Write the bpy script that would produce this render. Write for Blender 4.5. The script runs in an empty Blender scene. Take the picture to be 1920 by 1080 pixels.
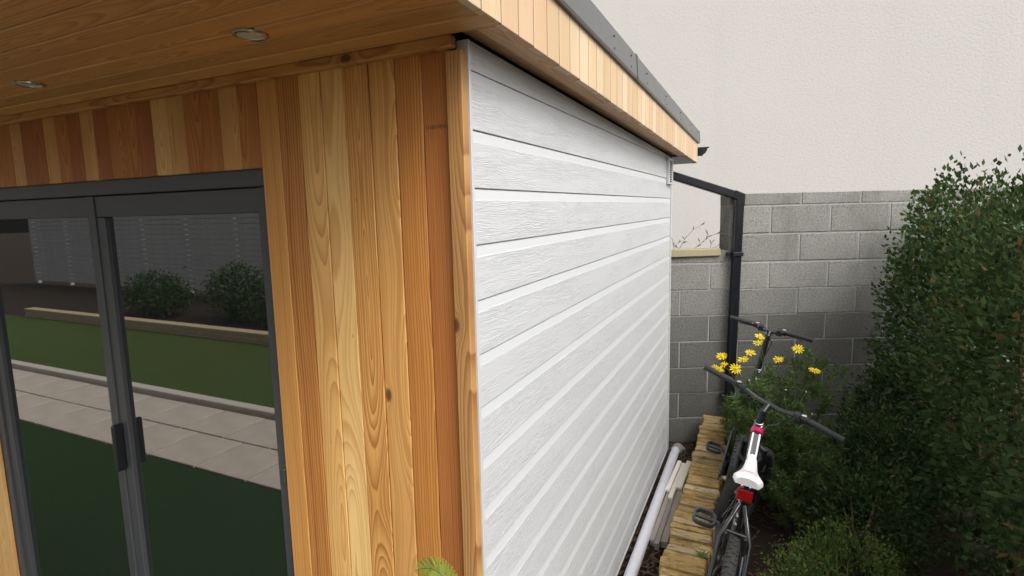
import bpy, math, random
import numpy as np
from mathutils import Matrix, Vector, Euler, noise

R = math.radians
random.seed(11)
rng = np.random.default_rng(5)
scene = bpy.context.scene
col = scene.collection

# ------------------------------------------------------------------ camera, sky, sun, exposure
cam_d = bpy.data.cameras.new("camera")
cam = bpy.data.objects.new("camera", cam_d)
col.objects.link(cam)
cr, cu, cf = Vector((.904, .426, -.024)), Vector((-.033, .124, .992)), Vector((-.425, .896, -.126))
m = Matrix((cr.normalized(), cu.normalized(), (-cf).normalized())).transposed().to_4x4()
m.translation = Vector((.6926, -1.264, 1.9933))
cam.matrix_world = m
cam_d.sensor_width = 36
cam_d.lens = 1021.97 / 1920 * 36
cam_d.shift_x = 9.5 / 1920
cam_d.shift_y = -17.9 / 1920
cam_d.clip_start = .02
cam_d.clip_end = 500
scene.camera = cam

SUN_DIR = Vector((.62, -.30, .80)).normalized()      # towards the sun
world = bpy.data.worlds.new("World")
scene.world = world
world.use_nodes = True
wn, wl = world.node_tree.nodes, world.node_tree.links
wn.clear()
sky = wn.new("ShaderNodeTexSky")
sky.sky_type = 'NISHITA'
sky.sun_disc = False
sky.sun_elevation = math.asin(SUN_DIR.z)
sky.sun_rotation = math.atan2(SUN_DIR.x, SUN_DIR.y)
sky.air_density, sky.dust_density, sky.ozone_density = 1.0, 6.0, 1.0
hs = wn.new("ShaderNodeHueSaturation")               # overcast: the blue is veiled by cloud
hs.inputs["Saturation"].default_value = .22
bg = wn.new("ShaderNodeBackground")
bg.inputs[1].default_value = .15
wo = wn.new("ShaderNodeOutputWorld")
wl.new(sky.outputs[0], hs.inputs["Color"])
wl.new(hs.outputs[0], bg.inputs[0])
wl.new(bg.outputs[0], wo.inputs[0])

sun_d = bpy.data.lights.new("sun", 'SUN')
sun_d.energy = .8
sun_d.angle = R(26)
sun_d.color = (1, .965, .91)
sun = bpy.data.objects.new("sun", sun_d)
col.objects.link(sun)
sun.rotation_euler = (-SUN_DIR).to_track_quat('-Z', 'Y').to_euler()

scene.view_settings.view_transform = 'Standard'
scene.view_settings.look = 'None'
scene.view_settings.exposure = 0.70
scene.view_settings.gamma = 1.0

# ------------------------------------------------------------------ helpers
WM = {}                                                # world matrix of every object built


def tag(o, label=None, cat=None, group=None, kind=None):
    if label: o["label"] = label
    if cat: o["category"] = cat
    if group: o["group"] = group
    if kind: o["kind"] = kind
    return o


def link(o, world_m, parent=None):
    col.objects.link(o)
    if parent is not None:
        o.parent = parent
        o.matrix_basis = WM[parent.name].inverted() @ world_m
    else:
        o.matrix_basis = world_m
    WM[o.name] = world_m.copy()
    return o


def empty(name, loc=(0, 0, 0), mat=None):
    o = bpy.data.objects.new(name, None)
    o.empty_display_size = .1
    return link(o, mat if mat is not None else Matrix.Translation(loc))


def dup(o, world_m, parent=None):
    return link(o.copy(), world_m, parent)


class MB:
    def __init__(s):
        s.v, s.f = [], []

    def add(s, vs, fs):
        b = len(s.v)
        s.v += [tuple(p) for p in vs]
        s.f += [tuple(b + i for i in f) for f in fs]
        return s

    def box(s, x0, x1, y0, y1, z0, z1, M=None):
        vs = [Vector((x, y, z)) for z in (z0, z1) for y in (y0, y1) for x in (x0, x1)]
        if M is not None: vs = [M @ p for p in vs]
        return s.add(vs, [(0, 2, 3, 1), (4, 5, 7, 6), (0, 1, 5, 4), (2, 6, 7, 3), (0, 4, 6, 2), (1, 3, 7, 5)])

    def cbox(s, x0, x1, y0, y1, z0, z1, c=.002, M=None, jit=0):
        """box with chamfered edges (24 verts)"""
        vs = []
        for z, zi in ((z0, 1), (z1, -1)):
            for y, yi in ((y0, 1), (y1, -1)):
                for x, xi in ((x0, 1), (x1, -1)):
                    vs += [Vector((x, y + yi * c, z + zi * c)), Vector((x + xi * c, y, z + zi * c)), Vector((x + xi * c, y + yi * c, z))]
        if jit:
            for k in range(8):
                d = Vector((random.uniform(-1, 1), random.uniform(-1, 1), random.uniform(-1, 1))) * jit
                for a in range(3):
                    vs[k * 3 + a] = vs[k * 3 + a] + d + Vector((random.uniform(-1, 1), random.uniform(-1, 1), random.uniform(-1, 1))) * jit * .35
        if M is not None: vs = [M @ p for p in vs]
        i = lambda x, y, z, a: (z * 4 + y * 2 + x) * 3 + a
        F = [tuple(i(0, y, z, 0) for y, z in ((0, 0), (0, 1), (1, 1), (1, 0))), tuple(i(1, y, z, 0) for y, z in ((0, 0), (1, 0), (1, 1), (0, 1))),
             tuple(i(x, 0, z, 1) for x, z in ((0, 0), (1, 0), (1, 1), (0, 1))), tuple(i(x, 1, z, 1) for x, z in ((0, 0), (0, 1), (1, 1), (1, 0))),
             tuple(i(x, y, 0, 2) for x, y in ((0, 0), (0, 1), (1, 1), (1, 0))), tuple(i(x, y, 1, 2) for x, y in ((0, 0), (1, 0), (1, 1), (0, 1)))]
        for a in (0, 1):
            for b in (0, 1):
                q = [(i(0, a, b, 1), i(1, a, b, 1), i(1, a, b, 2), i(0, a, b, 2)), (i(a, 0, b, 0), i(a, 1, b, 0), i(a, 1, b, 2), i(a, 0, b, 2)), (i(a, b, 0, 0), i(a, b, 1, 0), i(a, b, 1, 1), i(a, b, 0, 1))]
                F += q
        for x in (0, 1):
            for y in (0, 1):
                for z in (0, 1):
                    F.append((i(x, y, z, 0), i(x, y, z, 1), i(x, y, z, 2)))
        return s.add(vs, F)

    def tube(s, pts, rad, n=10, cap=True, sx=1.0, up=None):
        pts = [Vector(p) for p in pts]
        if not isinstance(rad, (list, tuple)): rad = [rad] * len(pts)
        t0 = (pts[1] - pts[0]).normalized()
        u = Vector(up) if up else (Vector((0, 0, 1)) if abs(t0.z) < .9 else Vector((1, 0, 0)))
        vs, fs = [], []
        for k, p in enumerate(pts):
            t = (pts[min(k + 1, len(pts) - 1)] - pts[max(k - 1, 0)]).normalized()
            a = t.cross(u).normalized()
            b = a.cross(t).normalized()
            u = b
            for j in range(n):
                w = 2 * math.pi * j / n
                vs.append(p + (a * math.cos(w) * sx + b * math.sin(w)) * rad[k])
        for k in range(len(pts) - 1):
            for j in range(n):
                fs.append((k * n + j, k * n + (j + 1) % n, (k + 1) * n + (j + 1) % n, (k + 1) * n + j))
        if cap:
            fs.append(tuple(range(n - 1, -1, -1)))
            fs.append(tuple((len(pts) - 1) * n + j for j in range(n)))
        return s.add(vs, fs)

    def ring(s, c, axis, Rr, r, n=48, k=10, a0=0, a1=2 * math.pi):
        axis = Vector(axis).normalized()
        e1 = axis.orthogonal().normalized(); e2 = axis.cross(e1)
        full = a1 - a0 > 6.28
        vs, fs = [], []
        N = n if full else n + 1
        for i in range(N):
            w = a0 + (a1 - a0) * i / n
            d = e1 * math.cos(w) + e2 * math.sin(w)
            for j in range(k):
                q = 2 * math.pi * j / k
                vs.append(Vector(c) + d * (Rr + r * math.cos(q)) + axis * r * math.sin(q))
        for i in range(n):
            for j in range(k):
                i2 = (i + 1) % N
                fs.append((i * k + j, i2 * k + j, i2 * k + (j + 1) % k, i * k + (j + 1) % k))
        return s.add(vs, fs)

    def prism(s, prof, d0, d1, f):
        """prof: 2-D polygon, extruded from d0 to d1; f maps (a, b, d) to a point"""
        n = len(prof)
        vs = [Vector(f(a, b, d)) for d in (d0, d1) for a, b in prof]
        fs = [(i, (i + 1) % n, n + (i + 1) % n, n + i) for i in range(n)]
        fs += [tuple(range(n - 1, -1, -1)), tuple(range(n, 2 * n))]
        return s.add(vs, fs)

    def build(s, name, mat, parent=None, smooth=False, keep=False, local=None):
        """keep: vertices stay where they are about the parent's origin (local matrix given)"""
        me = bpy.data.meshes.new(name)
        if local is not None:
            W = local; vs = s.v
        else:
            a = np.array(s.v)
            b = np.array([(a[:, 0].min() + a[:, 0].max()) / 2, (a[:, 1].min() + a[:, 1].max()) / 2, a[:, 2].min()])
            W = Matrix.Translation(b); vs = (a - b).tolist()
        me.from_pydata(vs, [], s.f)
        me.update()
        import bmesh
        bm = bmesh.new(); bm.from_mesh(me)
        if len(s.f) < 4000: bmesh.ops.recalc_face_normals(bm, faces=bm.faces)
        bm.to_mesh(me); bm.free()
        if smooth:
            me.shade_smooth()
            if smooth != 'all':
                me.set_sharp_from_angle(angle=R(smooth if smooth is not True else 40))
        me.materials.append(mat)
        o = bpy.data.objects.new(name, me)
        return link(o, W, parent)


class NT:
    """small node-graph writer"""
    def __init__(s, name):
        s.m = bpy.data.materials.new(name); s.m.use_nodes = True
        s.t = s.m.node_tree; s.n = s.t.nodes; s.l = s.t.links
        s.b = s.n["Principled BSDF"]

    def node(s, t, **k):
        o = s.n.new(t)
        for a, v in k.items(): setattr(o, a, v)
        return o

    def put(s, sock, v):
        if isinstance(v, bpy.types.NodeSocket): s.l.new(v, sock)
        elif v is not None: sock.default_value = v if not (isinstance(v, tuple) and len(v) == 3 and sock.type == 'RGBA') else (*v, 1)

    def math(s, op, a, b=None, c=None, clamp=False):
        o = s.node("ShaderNodeMath", operation=op, use_clamp=clamp)
        for i, v in enumerate((a, b, c)):
            if v is not None: s.put(o.inputs[i], v)
        return o.outputs[0]

    def coord(s, which="Object"):
        return s.node("ShaderNodeTexCoord").outputs[which]

    def pos(s):
        return s.node("ShaderNodeNewGeometry").outputs["Position"]

    def map(s, v, scale=(1, 1, 1), loc=(0, 0, 0)):
        o = s.node("ShaderNodeMapping"); s.put(o.inputs[0], v)
        o.inputs["Scale"].default_value = scale
        s.put(o.inputs["Location"], loc)
        return o.outputs[0]

    def noise(s, v, scale, detail=3, rough=.55, dist=0):
        o = s.node("ShaderNodeTexNoise"); s.put(o.inputs["Vector"], v)
        o.inputs["Scale"].default_value = scale; o.inputs["Detail"].default_value = detail
        o.inputs["Roughness"].default_value = rough; o.inputs["Distortion"].default_value = dist
        return o.outputs[0]

    def voro(s, v, scale, feature='F1'):
        o = s.node("ShaderNodeTexVoronoi", feature=feature); s.put(o.inputs["Vector"], v); o.inputs["Scale"].default_value = scale
        return o.outputs["Distance"]

    def sep(s, v):
        o = s.node("ShaderNodeSeparateXYZ"); s.put(o.inputs[0], v); return o.outputs

    def comb(s, x, y, z):
        o = s.node("ShaderNodeCombineXYZ")
        for i, v in enumerate((x, y, z)): s.put(o.inputs[i], v)
        return o.outputs[0]

    def attr(s, name, out="Fac"):
        o = s.node("ShaderNodeAttribute", attribute_type='OBJECT', attribute_name=name); return o.outputs[out]

    def ramp(s, v, stops):
        o = s.node("ShaderNodeValToRGB"); s.put(o.inputs[0], v)
        e = o.color_ramp.elements
        while len(e) < len(stops): e.new(.5)
        for q, (p, c) in zip(e, stops):
            q.position = p; q.color = (*c, 1) if isinstance(c, tuple) else (c, c, c, 1)
        return o.outputs[0]

    def step(s, v, a, b):
        o = s.node("ShaderNodeMapRange", interpolation_type='SMOOTHSTEP'); s.put(o.inputs[0], v)
        o.inputs[1].default_value = a; o.inputs[2].default_value = b
        return o.outputs[0]

    def mix(s, f, a, b, mode='MIX'):
        o = s.node("ShaderNodeMix", data_type='RGBA', blend_type=mode)
        s.put(o.inputs[0], f); s.put(o.inputs[6], a); s.put(o.inputs[7], b)
        return o.outputs[2]

    def bump(s, h, strength=.3, dist=.002, normal=None):
        o = s.node("ShaderNodeBump"); o.inputs["Strength"].default_value = strength; o.inputs["Distance"].default_value = dist
        s.put(o.inputs["Height"], h)
        if normal is not None: s.put(o.inputs["Normal"], normal)
        return o.outputs[0]

    def out(s, color=None, rough=None, normal=None, metal=None, **k):
        for n_, v in (("Base Color", color), ("Roughness", rough), ("Normal", normal), ("Metallic", metal)):
            if v is not None: s.put(s.b.inputs[n_], v)
        for n_, v in k.items(): s.put(s.b.inputs[n_.replace("_", " ")], v)
        return s.m


def plain(name, c, rough=.5, metal=0, var=.12, scale=40, bump=0, **k):
    t = NT(name)
    n = t.noise(t.coord(), scale, 4)
    cc = t.mix(n, tuple(x * (1 - var) for x in c), tuple(min(1, x * (1 + var)) for x in c))
    nm = t.bump(n, bump, .002) if bump else None
    r = t.math('ADD', t.math('MULTIPLY', n, .16), rough - .08)
    return t.out(cc, r, nm, metal, **k)


# ------------------------------------------------------------------ materials
def cedar(name):
    """flat-sawn softwood: growth rings of a tilted, wandering log axis cut by the board's face.
    per board: cx, dd, amp, frq, str, seed, kx, kz (knot) and the colours ca (early wood), cb (late wood)"""
    t = NT(name)
    x, y, z = t.sep(t.coord())
    A = t.attr
    seed = A("seed")
    zz = t.math('ADD', z, t.math('MULTIPLY', seed, 7.31))
    low = t.noise(t.comb(t.math('MULTIPLY', x, 2.0), seed, t.math('MULTIPLY', zz, .95)), 1.0, 1.2, .45)
    mid = t.noise(t.comb(t.math('MULTIPLY', x, 26.0), seed, t.math('MULTIPLY', zz, 5.5)), 1.0, 2, .5)
    hi = t.noise(t.comb(t.math('MULTIPLY', x, 95.0), seed, t.math('MULTIPLY', zz, 7.0)), 1.0, 2, .6)
    dx, dz = t.math('SUBTRACT', x, A("kx")), t.math('SUBTRACT', z, A("kz"))
    kd = t.math('SQRT', t.math('ADD', t.math('MULTIPLY', dx, dx), t.math('MULTIPLY', t.math('MULTIPLY', dz, dz), .30)))
    kn = t.math('POWER', 2.718, t.math('MULTIPLY', t.math('MULTIPLY', kd, kd), -2600.0))
    v = t.math('ADD', A("dd"), t.math('MULTIPLY', t.math('SUBTRACT', low, .5), A("amp")))
    u = t.math('SUBTRACT', x, A("cx"))
    r = t.math('SQRT', t.math('ADD', t.math('MULTIPLY', u, u), t.math('MULTIPLY', v, v)))
    r = t.math('ADD', r, t.math('MULTIPLY', t.math('SUBTRACT', mid, .5), .0055))
    r = t.math('ADD', r, t.math('MULTIPLY', t.math('SUBTRACT', hi, .5), .0016))
    r = t.math('ADD', r, t.math('MULTIPLY', kn, .028))
    ph = t.math('MULTIPLY', r, A("frq"))
    # uneven ring widths
    ph = t.math('ADD', ph, t.math('MULTIPLY', t.noise(t.comb(t.math('MULTIPLY', r, 60.0), seed, 0.0), 1.0, 1), 2.2))
    fr = t.math('FRACT', ph)
    ring = t.math('MULTIPLY', t.math('POWER', fr, 2.0), t.math('SUBTRACT', 1.0, t.step(fr, .90, 1.0)))
    fib = t.noise(t.comb(t.math('MULTIPLY', x, 330.0), seed, t.math('MULTIPLY', zz, 5.0)), 1.0, 3, .65)
    wide = t.noise(t.comb(t.math('MULTIPLY', x, 16.0), seed, t.math('MULTIPLY', zz, 1.3)), 1.0, 2, .5)
    heart = t.step(t.math('ADD', r, t.math('MULTIPLY', wide, .02)), .03, .085)
    c = t.mix(t.math('MULTIPLY', ring, t.math('MULTIPLY', A("stre"), 1.5), clamp=True), t.attr("ca", "Color"), t.attr("cb", "Color"))
    c = t.mix(t.math('MULTIPLY', heart, .25), c, t.attr("cb", "Color"))
    c = t.mix(t.math('MULTIPLY', t.step(fib, .45, .75), .45), c, t.attr("cb", "Color"))
    c = t.mix(t.math('MULTIPLY', t.step(fib, .42, .25), .30), c, t.attr("ca", "Color"))
    c = t.mix(t.math('MULTIPLY', t.math('SUBTRACT', wide, .35), .5, clamp=True), c, t.attr("ca", "Color"))
    c = t.mix(t.math('MULTIPLY', t.step(kn, .55, .92), .85), c, (.06, .025, .012))
    # small resin flecks / pin knots
    fl = t.voro(t.comb(t.math('MULTIPLY', x, 17.0), seed, t.math('MULTIPLY', zz, 4.0)), 1.0)
    c = t.mix(t.math('MULTIPLY', t.step(fl, .035, .012), .75), c, (.05, .022, .01))
    h = t.math('ADD', t.math('MULTIPLY', ring, .5), t.math('MULTIPLY', fib, .5))
    return t.out(c, t.math('ADD', .46, t.math('MULTIPLY', ring, .12)), t.bump(h, .22, .0008), Specular_IOR_Level=.35)


CEDAR = cedar("cedar")
BOARD_DEF = dict(cx=0., dd=.03, amp=.16, frq=170., stre=.75, seed=0., kx=0., kz=-99., ca=(.5, .28, .11), cb=(.3, .12, .04))


def grain(o, **k):
    d = dict(BOARD_DEF); d["seed"] = random.uniform(0, 9); d["cx"] = random.uniform(-.03, .03); d.update(k)
    for a, v in d.items():
        o[a] = v if not isinstance(v, tuple) else [float(q) for q in v]
    return o


def clad_mat():
    t = NT("white_embossed_cladding")
    x, y, z = t.sep(t.coord())
    oi = t.node("ShaderNodeObjectInfo").outputs["Random"]
    sd = t.math('MULTIPLY', oi, 40.0)
    yy = t.math('ADD', y, sd)
    warp = t.noise(t.comb(0.0, t.math('MULTIPLY', yy, 4.0), t.math('MULTIPLY', z, 16.0)), 1.0, 2, .5)
    warp2 = t.noise(t.comb(3.0, t.math('MULTIPLY', yy, 26.0), t.math('MULTIPLY', z, 70.0)), 1.0, 2, .5)
    zw = t.math('ADD', z, t.math('ADD', t.math('MULTIPLY', warp, .045), t.math('MULTIPLY', warp2, .0055)))
    g1 = t.noise(t.comb(sd, t.math('MULTIPLY', yy, 6.0), t.math('MULTIPLY', zw, 240.0)), 1.0, 2, .5)
    g2 = t.noise(t.comb(sd, t.math('MULTIPLY', yy, 12.0), t.math('MULTIPLY', zw, 560.0)), 1.0, 1, .5)
    ridge = t.math('ABSOLUTE', t.math('SUBTRACT', g1, .5))
    h = t.math('ADD', t.step(ridge, .0, .09), t.math('MULTIPLY', g2, .25))
    patch = t.step(t.noise(t.comb(7.0, t.math('MULTIPLY', yy, 2.2), t.math('MULTIPLY', z, 14.0)), 1.0, 2), .32, .66)
    mask = t.math('MULTIPLY', t.step(z, .121, .116), t.math('ADD', .30, t.math('MULTIPLY', patch, .7)))
    h = t.math('MULTIPLY', h, mask)
    dirt = t.noise(t.comb(1.0, t.math('MULTIPLY', yy, 1.5), t.math('MULTIPLY', z, 9.0)), 1.0, 4, .6)
    smear = t.step(t.noise(t.comb(2.0, t.math('MULTIPLY', yy, 5.0), t.math('MULTIPLY', z, 3.0)), 1.0, 5, .65), .50, .80)
    c = t.mix(dirt, (.53, .54, .553), (.58, .59, .603))
    c = t.mix(t.math('MULTIPLY', smear, .15), c, (.47, .46, .43))
    c = t.mix(t.math('MULTIPLY', t.math('SUBTRACT', 1.0, t.step(ridge, 0, .05)), t.math('MULTIPLY', mask, .06)), c, (.38, .38, .38))
    c = t.mix(t.step(z, .116, .121), c, (.545, .557, .57))
    return t.out(c, .38, t.bump(h, .48, .0020), Specular_IOR_Level=.4)


CLAD = clad_mat()
WHITE = plain("white_trim", (.54, .54, .54), .4, var=.04)
UPVC = plain("white_plastic_pipe", (.60, .61, .66), .3, var=.05, scale=12)
BLACK = plain("black_plastic", (.012, .013, .016), .38, var=.25, scale=20)
PIPEM = plain("dark_grey_downpipe", (.011, .012, .015), .32, var=.2, scale=9, Specular_IOR_Level=.3)
DARK = plain("dark_membrane", (.012, .012, .012), .8)
SHADE_INK = plain("groove_shade_and_ink", (.16, .085, .04), .8)  # brown for painted groove shade on the fascia, and for the ink marks
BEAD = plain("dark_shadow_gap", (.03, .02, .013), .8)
FRAME = plain("anthracite_frame", (.058, .06, .066), .42, var=.1)
CHROME = plain("brushed_metal", (.62, .61, .6), .25, 1.0)


def flash_mat():
    t = NT("grey_roof_flashing")
    p = t.pos()
    n = t.noise(p, 9, 5, .6); n2 = t.noise(p, 160, 2)
    c = t.mix(n, (.085, .088, .092), (.14, .144, .146))
    return t.out(c, t.math('ADD', .26, t.math('MULTIPLY', n, .25)), t.bump(n2, .08, .001), .0, Specular_IOR_Level=.6)


FLASH = flash_mat()


def glass_mat():
    t = NT("coated_door_glass")
    n = t.noise(t.pos(), .8, 1)
    return t.out((.012, .014, .015), .015, t.bump(n, .03, .01), 0, IOR=3.3, Specular_IOR_Level=.5)


GLASS = glass_mat()


def render_mat():
    t = NT("sprayed_render")
    p = t.pos()
    big = t.noise(p, .35, 5, .6); s1 = t.noise(p, 30, 3, .6); s2 = t.noise(p, 80, 2, .6)
    st = t.noise(t.map(p, (1.6, 1, .12)), 1.0, 4, .6)
    c = t.mix(big, (.70, .67, .625), (.77, .74, .695))
    c = t.mix(t.math('MULTIPLY', t.step(s1, .52, .36), .14), c, (.40, .38, .35))
    c = t.mix(t.math('MULTIPLY', t.step(st, .5, .75), .07), c, (.50, .48, .44))
    h = t.math('ADD', s1, t.math('MULTIPLY', s2, .35))
    return t.out(c, .9, t.bump(h, .32, .012), Specular_IOR_Level=.2)


RENDER = render_mat()


def block_mat():
    t = NT("concrete_block")
    p = t.coord(); w = t.pos()
    big = t.noise(w, 2.2, 4, .65); s1 = t.noise(p, 70, 4, .75); s2 = t.voro(p, 110); s3 = t.noise(p, 12, 4, .6)
    tone = t.attr("tone")
    c = t.mix(big, (.20, .198, .182), (.31, .305, .28))
    c = t.mix(t.math('MULTIPLY', t.step(s1, .48, .38), .6), c, (.07, .07, .066))
    c = t.mix(t.math('MULTIPLY', t.step(s1, .56, .68), .45), c, (.55, .545, .52))
    c = t.mix(t.math('MULTIPLY', t.step(s3, .52, .75), .3), c, (.16, .155, .12))
    alg = t.step(t.noise(t.map(w, (3, 3, 1.1)), 1.0, 5, .65), .52, .72)
    c = t.mix(t.math('MULTIPLY', alg, .4), c, (.115, .118, .085))
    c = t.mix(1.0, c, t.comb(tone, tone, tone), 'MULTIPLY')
    h = t.math('ADD', s1, t.math('MULTIPLY', s2, .4))
    return t.out(c, .92, t.bump(h, .7, .004), Specular_IOR_Level=.2)


BLOCK = block_mat()
MORTAR = plain("pale_mortar", (.33, .33, .31), .95, var=.35, scale=30, bump=.5)


def stone_mat():
    t = NT("yellow_sandstone")
    p = t.coord()
    oi = t.node("ShaderNodeObjectInfo").outputs["Random"]
    pp = t.math('MULTIPLY', oi, 30.0)
    x, y, z = t.sep(p)
    q = t.comb(x, t.math('ADD', y, pp), z)
    a = t.noise(q, 9, 4, .6); b = t.noise(t.map(q, (18, 70, 60)), 1.0, 4, .65); d = t.noise(q, 130, 3, .7)
    c = t.ramp(a, [(.3, (.26, .175, .06)), (.5, (.44, .31, .125)), (.7, (.56, .42, .20))])
    c = t.mix(t.step(oi, .3, .75), c, t.mix(a, (.36, .31, .19), (.50, .33, .13)))
    c = t.mix(t.step(oi, .75, 1.0), c, t.mix(a, (.50, .42, .27), (.62, .52, .36)))
    c = t.mix(t.math('MULTIPLY', t.step(b, .50, .34), .75), c, (.12, .085, .045))
    c = t.mix(t.math('MULTIPLY', t.step(d, .56, .75), .4), c, (.66, .58, .40))
    moss = t.step(t.noise(q, 5, 3), .56, .72)
    c = t.mix(t.math('MULTIPLY', moss, .5), c, (.13, .13, .05))
    c = t.mix(1.0, c, (.78, .74, .68), 'MULTIPLY')
    return t.out(c, .88, t.bump(t.math('ADD', b, t.math('MULTIPLY', d, .5)), .8, .006), Specular_IOR_Level=.2)


STONE = stone_mat()


def soil_mat(name, a, b):
    t = NT(name)
    p = t.pos()
    n = t.noise(p, 30, 5, .7); n2 = t.noise(p, 140, 3, .7); n3 = t.noise(p, 3, 3)
    c = t.mix(n, a, b)
    c = t.mix(t.math('MULTIPLY', t.step(n2, .55, .75), .5), c, tuple(q * 2.0 for q in b))
    c = t.mix(t.math('MULTIPLY', n3, .4), c, a)
    return t.out(c, .95, t.bump(t.math('ADD', n, n2), .9, .02), Specular_IOR_Level=.15)


SOIL = soil_mat("dark_soil", (.022, .016, .012), (.075, .055, .04))


def leaf_mat(name, a, b, tip=None, rough=.5, sub=.25):
    t = NT(name)
    at = t.node("ShaderNodeAttribute", attribute_type='GEOMETRY', attribute_name="tint").outputs["Fac"]
    n = t.noise(t.pos(), 6, 3)
    c = t.mix(at, a, b)
    c = t.mix(t.math('MULTIPLY', t.step(n, .45, .7), .55), c, tip or b)
    c = t.mix(t.step(at, .965, .98), c, (.16, .10, .035))
    m_ = t.out(c, rough, Specular_IOR_Level=.18)
    tr = t.node("ShaderNodeBsdfTranslucent"); t.put(tr.inputs[0], c)
    mx = t.node("ShaderNodeMixShader"); mx.inputs[0].default_value = sub
    t.l.new(t.b.outputs[0], mx.inputs[1]); t.l.new(tr.outputs[0], mx.inputs[2])
    t.l.new(mx.outputs[0], t.n["Material Output"].inputs[0])
    return m_


L_HEDGE = leaf_mat("hedge_leaf", (.018, .040, .012), (.065, .105, .03), rough=.7)
L_BOX = leaf_mat("small_shrub_leaf", (.03, .06, .012), (.10, .15, .03), (.16, .20, .05))
L_DAISY = leaf_mat("feathery_leaf", (.045, .08, .024), (.12, .175, .055))
L_FERN = leaf_mat("fern_leaf", (.20, .27, .03), (.36, .42, .08), sub=.35)
L_WEED = leaf_mat("weed_leaf", (.12, .14, .03), (.22, .23, .07))
PETAL = leaf_mat("yellow_petal", (.80, .64, .015), (.88, .74, .03), sub=.3)
DISC = plain("flower_disc", (.62, .34, .01), .7)
STEM = plain("green_stem", (.09, .11, .035), .6)
TWIG = plain("dry_twig", (.20, .15, .09), .8)
BARK = plain("bark_chip", (.10, .06, .038), .9, var=.5, scale=25, bump=.4)

# ------------------------------------------------------------------ ground
def sheet(name, x0, x1, y0, y1, z, mat, n=1, amp=0):
    mb = MB()
    xs = np.linspace(x0, x1, n + 1); ys = np.linspace(y0, y1, n + 1)
    vs = [(x, y, z + (amp * noise.noise(Vector((x * 3, y * 3, 1.3))) if amp else 0)) for y in ys for x in xs]
    fs = [(j * (n + 1) + i, j * (n + 1) + i + 1, (j + 1) * (n + 1) + i + 1, (j + 1) * (n + 1) + i) for j in range(n) for i in range(n)]
    mb.add(vs, fs)
    return mb.build(name, mat, smooth='all' if amp else False)


tag(sheet("ground", -120, 120, -120, 120, -.16, SOIL), kind="structure")
tag(sheet("soil_bed", -.06, 2.9, -.2, 4.4, -.095, SOIL, 90, .022), kind="structure")


def turf_mat(name, a, b):
    t = NT(name)
    p = t.pos()
    n = t.noise(p, 90, 4, .7); n2 = t.noise(p, 1.6, 3)
    c = t.mix(n, a, b); c = t.mix(t.math('MULTIPLY', n2, .5), c, a)
    return t.out(c, .9, t.bump(n, 1.0, .02), Specular_IOR_Level=.1)


TURF = turf_mat("artificial_turf", (.012, .035, .008), (.04, .085, .02))
LAWN = turf_mat("lawn_grass", (.035, .055, .012), (.12, .17, .045))
tag(sheet("artificial_turf", -14, .95, -1.46, -.05, -.10, TURF), kind="structure")
tag(sheet("lawn", -16, 3, -4.8, -2.62, -.10, LAWN), kind="structure")
pav = tag(sheet("patio", -16, 3, -2.5, -1.45, -.125, MORTAR), kind="structure")
SLAB = plain("sandstone_paving", (.42, .36, .30), .8, var=.25, scale=5, bump=.15)
slab_me = None
for j in range(2):
    for i in range(26):
        x = -13.5 + i * .62 + j * .3; y = -2.22 + j * .51
        if slab_me is None:
            slab_me = MB().cbox(-.302, .302, -.247, .247, 0, .035, .004).build("paving_slab", SLAB, pav, local=Matrix.Translation((x, y, -.12)))
        else:
            dup(slab_me, Matrix.Translation((x, y, -.12 + random.uniform(-.002, .002))), pav)
kb = tag(MB().cbox(-16, 3, -2.62, -2.505, -.15, -.03, .008).build("kerb", plain("pale_kerb", (.46, .42, .36), .85, bump=.2)), kind="structure")

# ------------------------------------------------------------------ garden room
room = empty("garden_room")
tag(room, "garden room with orange cedar front, white grained side cladding and cedar eaves", "garden room")
SLOPE = -.0140
sof = lambda y, z=2.424: z + SLOPE * y
L = 3.29
RZ = lambda a: Matrix.Rotation(a, 4, 'Z')

# -- front wall, cedar planks
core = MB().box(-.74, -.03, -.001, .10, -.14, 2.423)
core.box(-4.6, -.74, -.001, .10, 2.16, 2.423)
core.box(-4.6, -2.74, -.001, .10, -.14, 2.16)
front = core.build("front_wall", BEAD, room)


def plank(name, w, th, ln, M, parent, c=.0016, **k):
    """long axis local z, face towards local -y"""
    o = MB().cbox(-w / 2, w / 2, 0, th, 0, ln, c).build(name, CEDAR, parent, local=M)
    return grain(o, **k)


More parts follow.
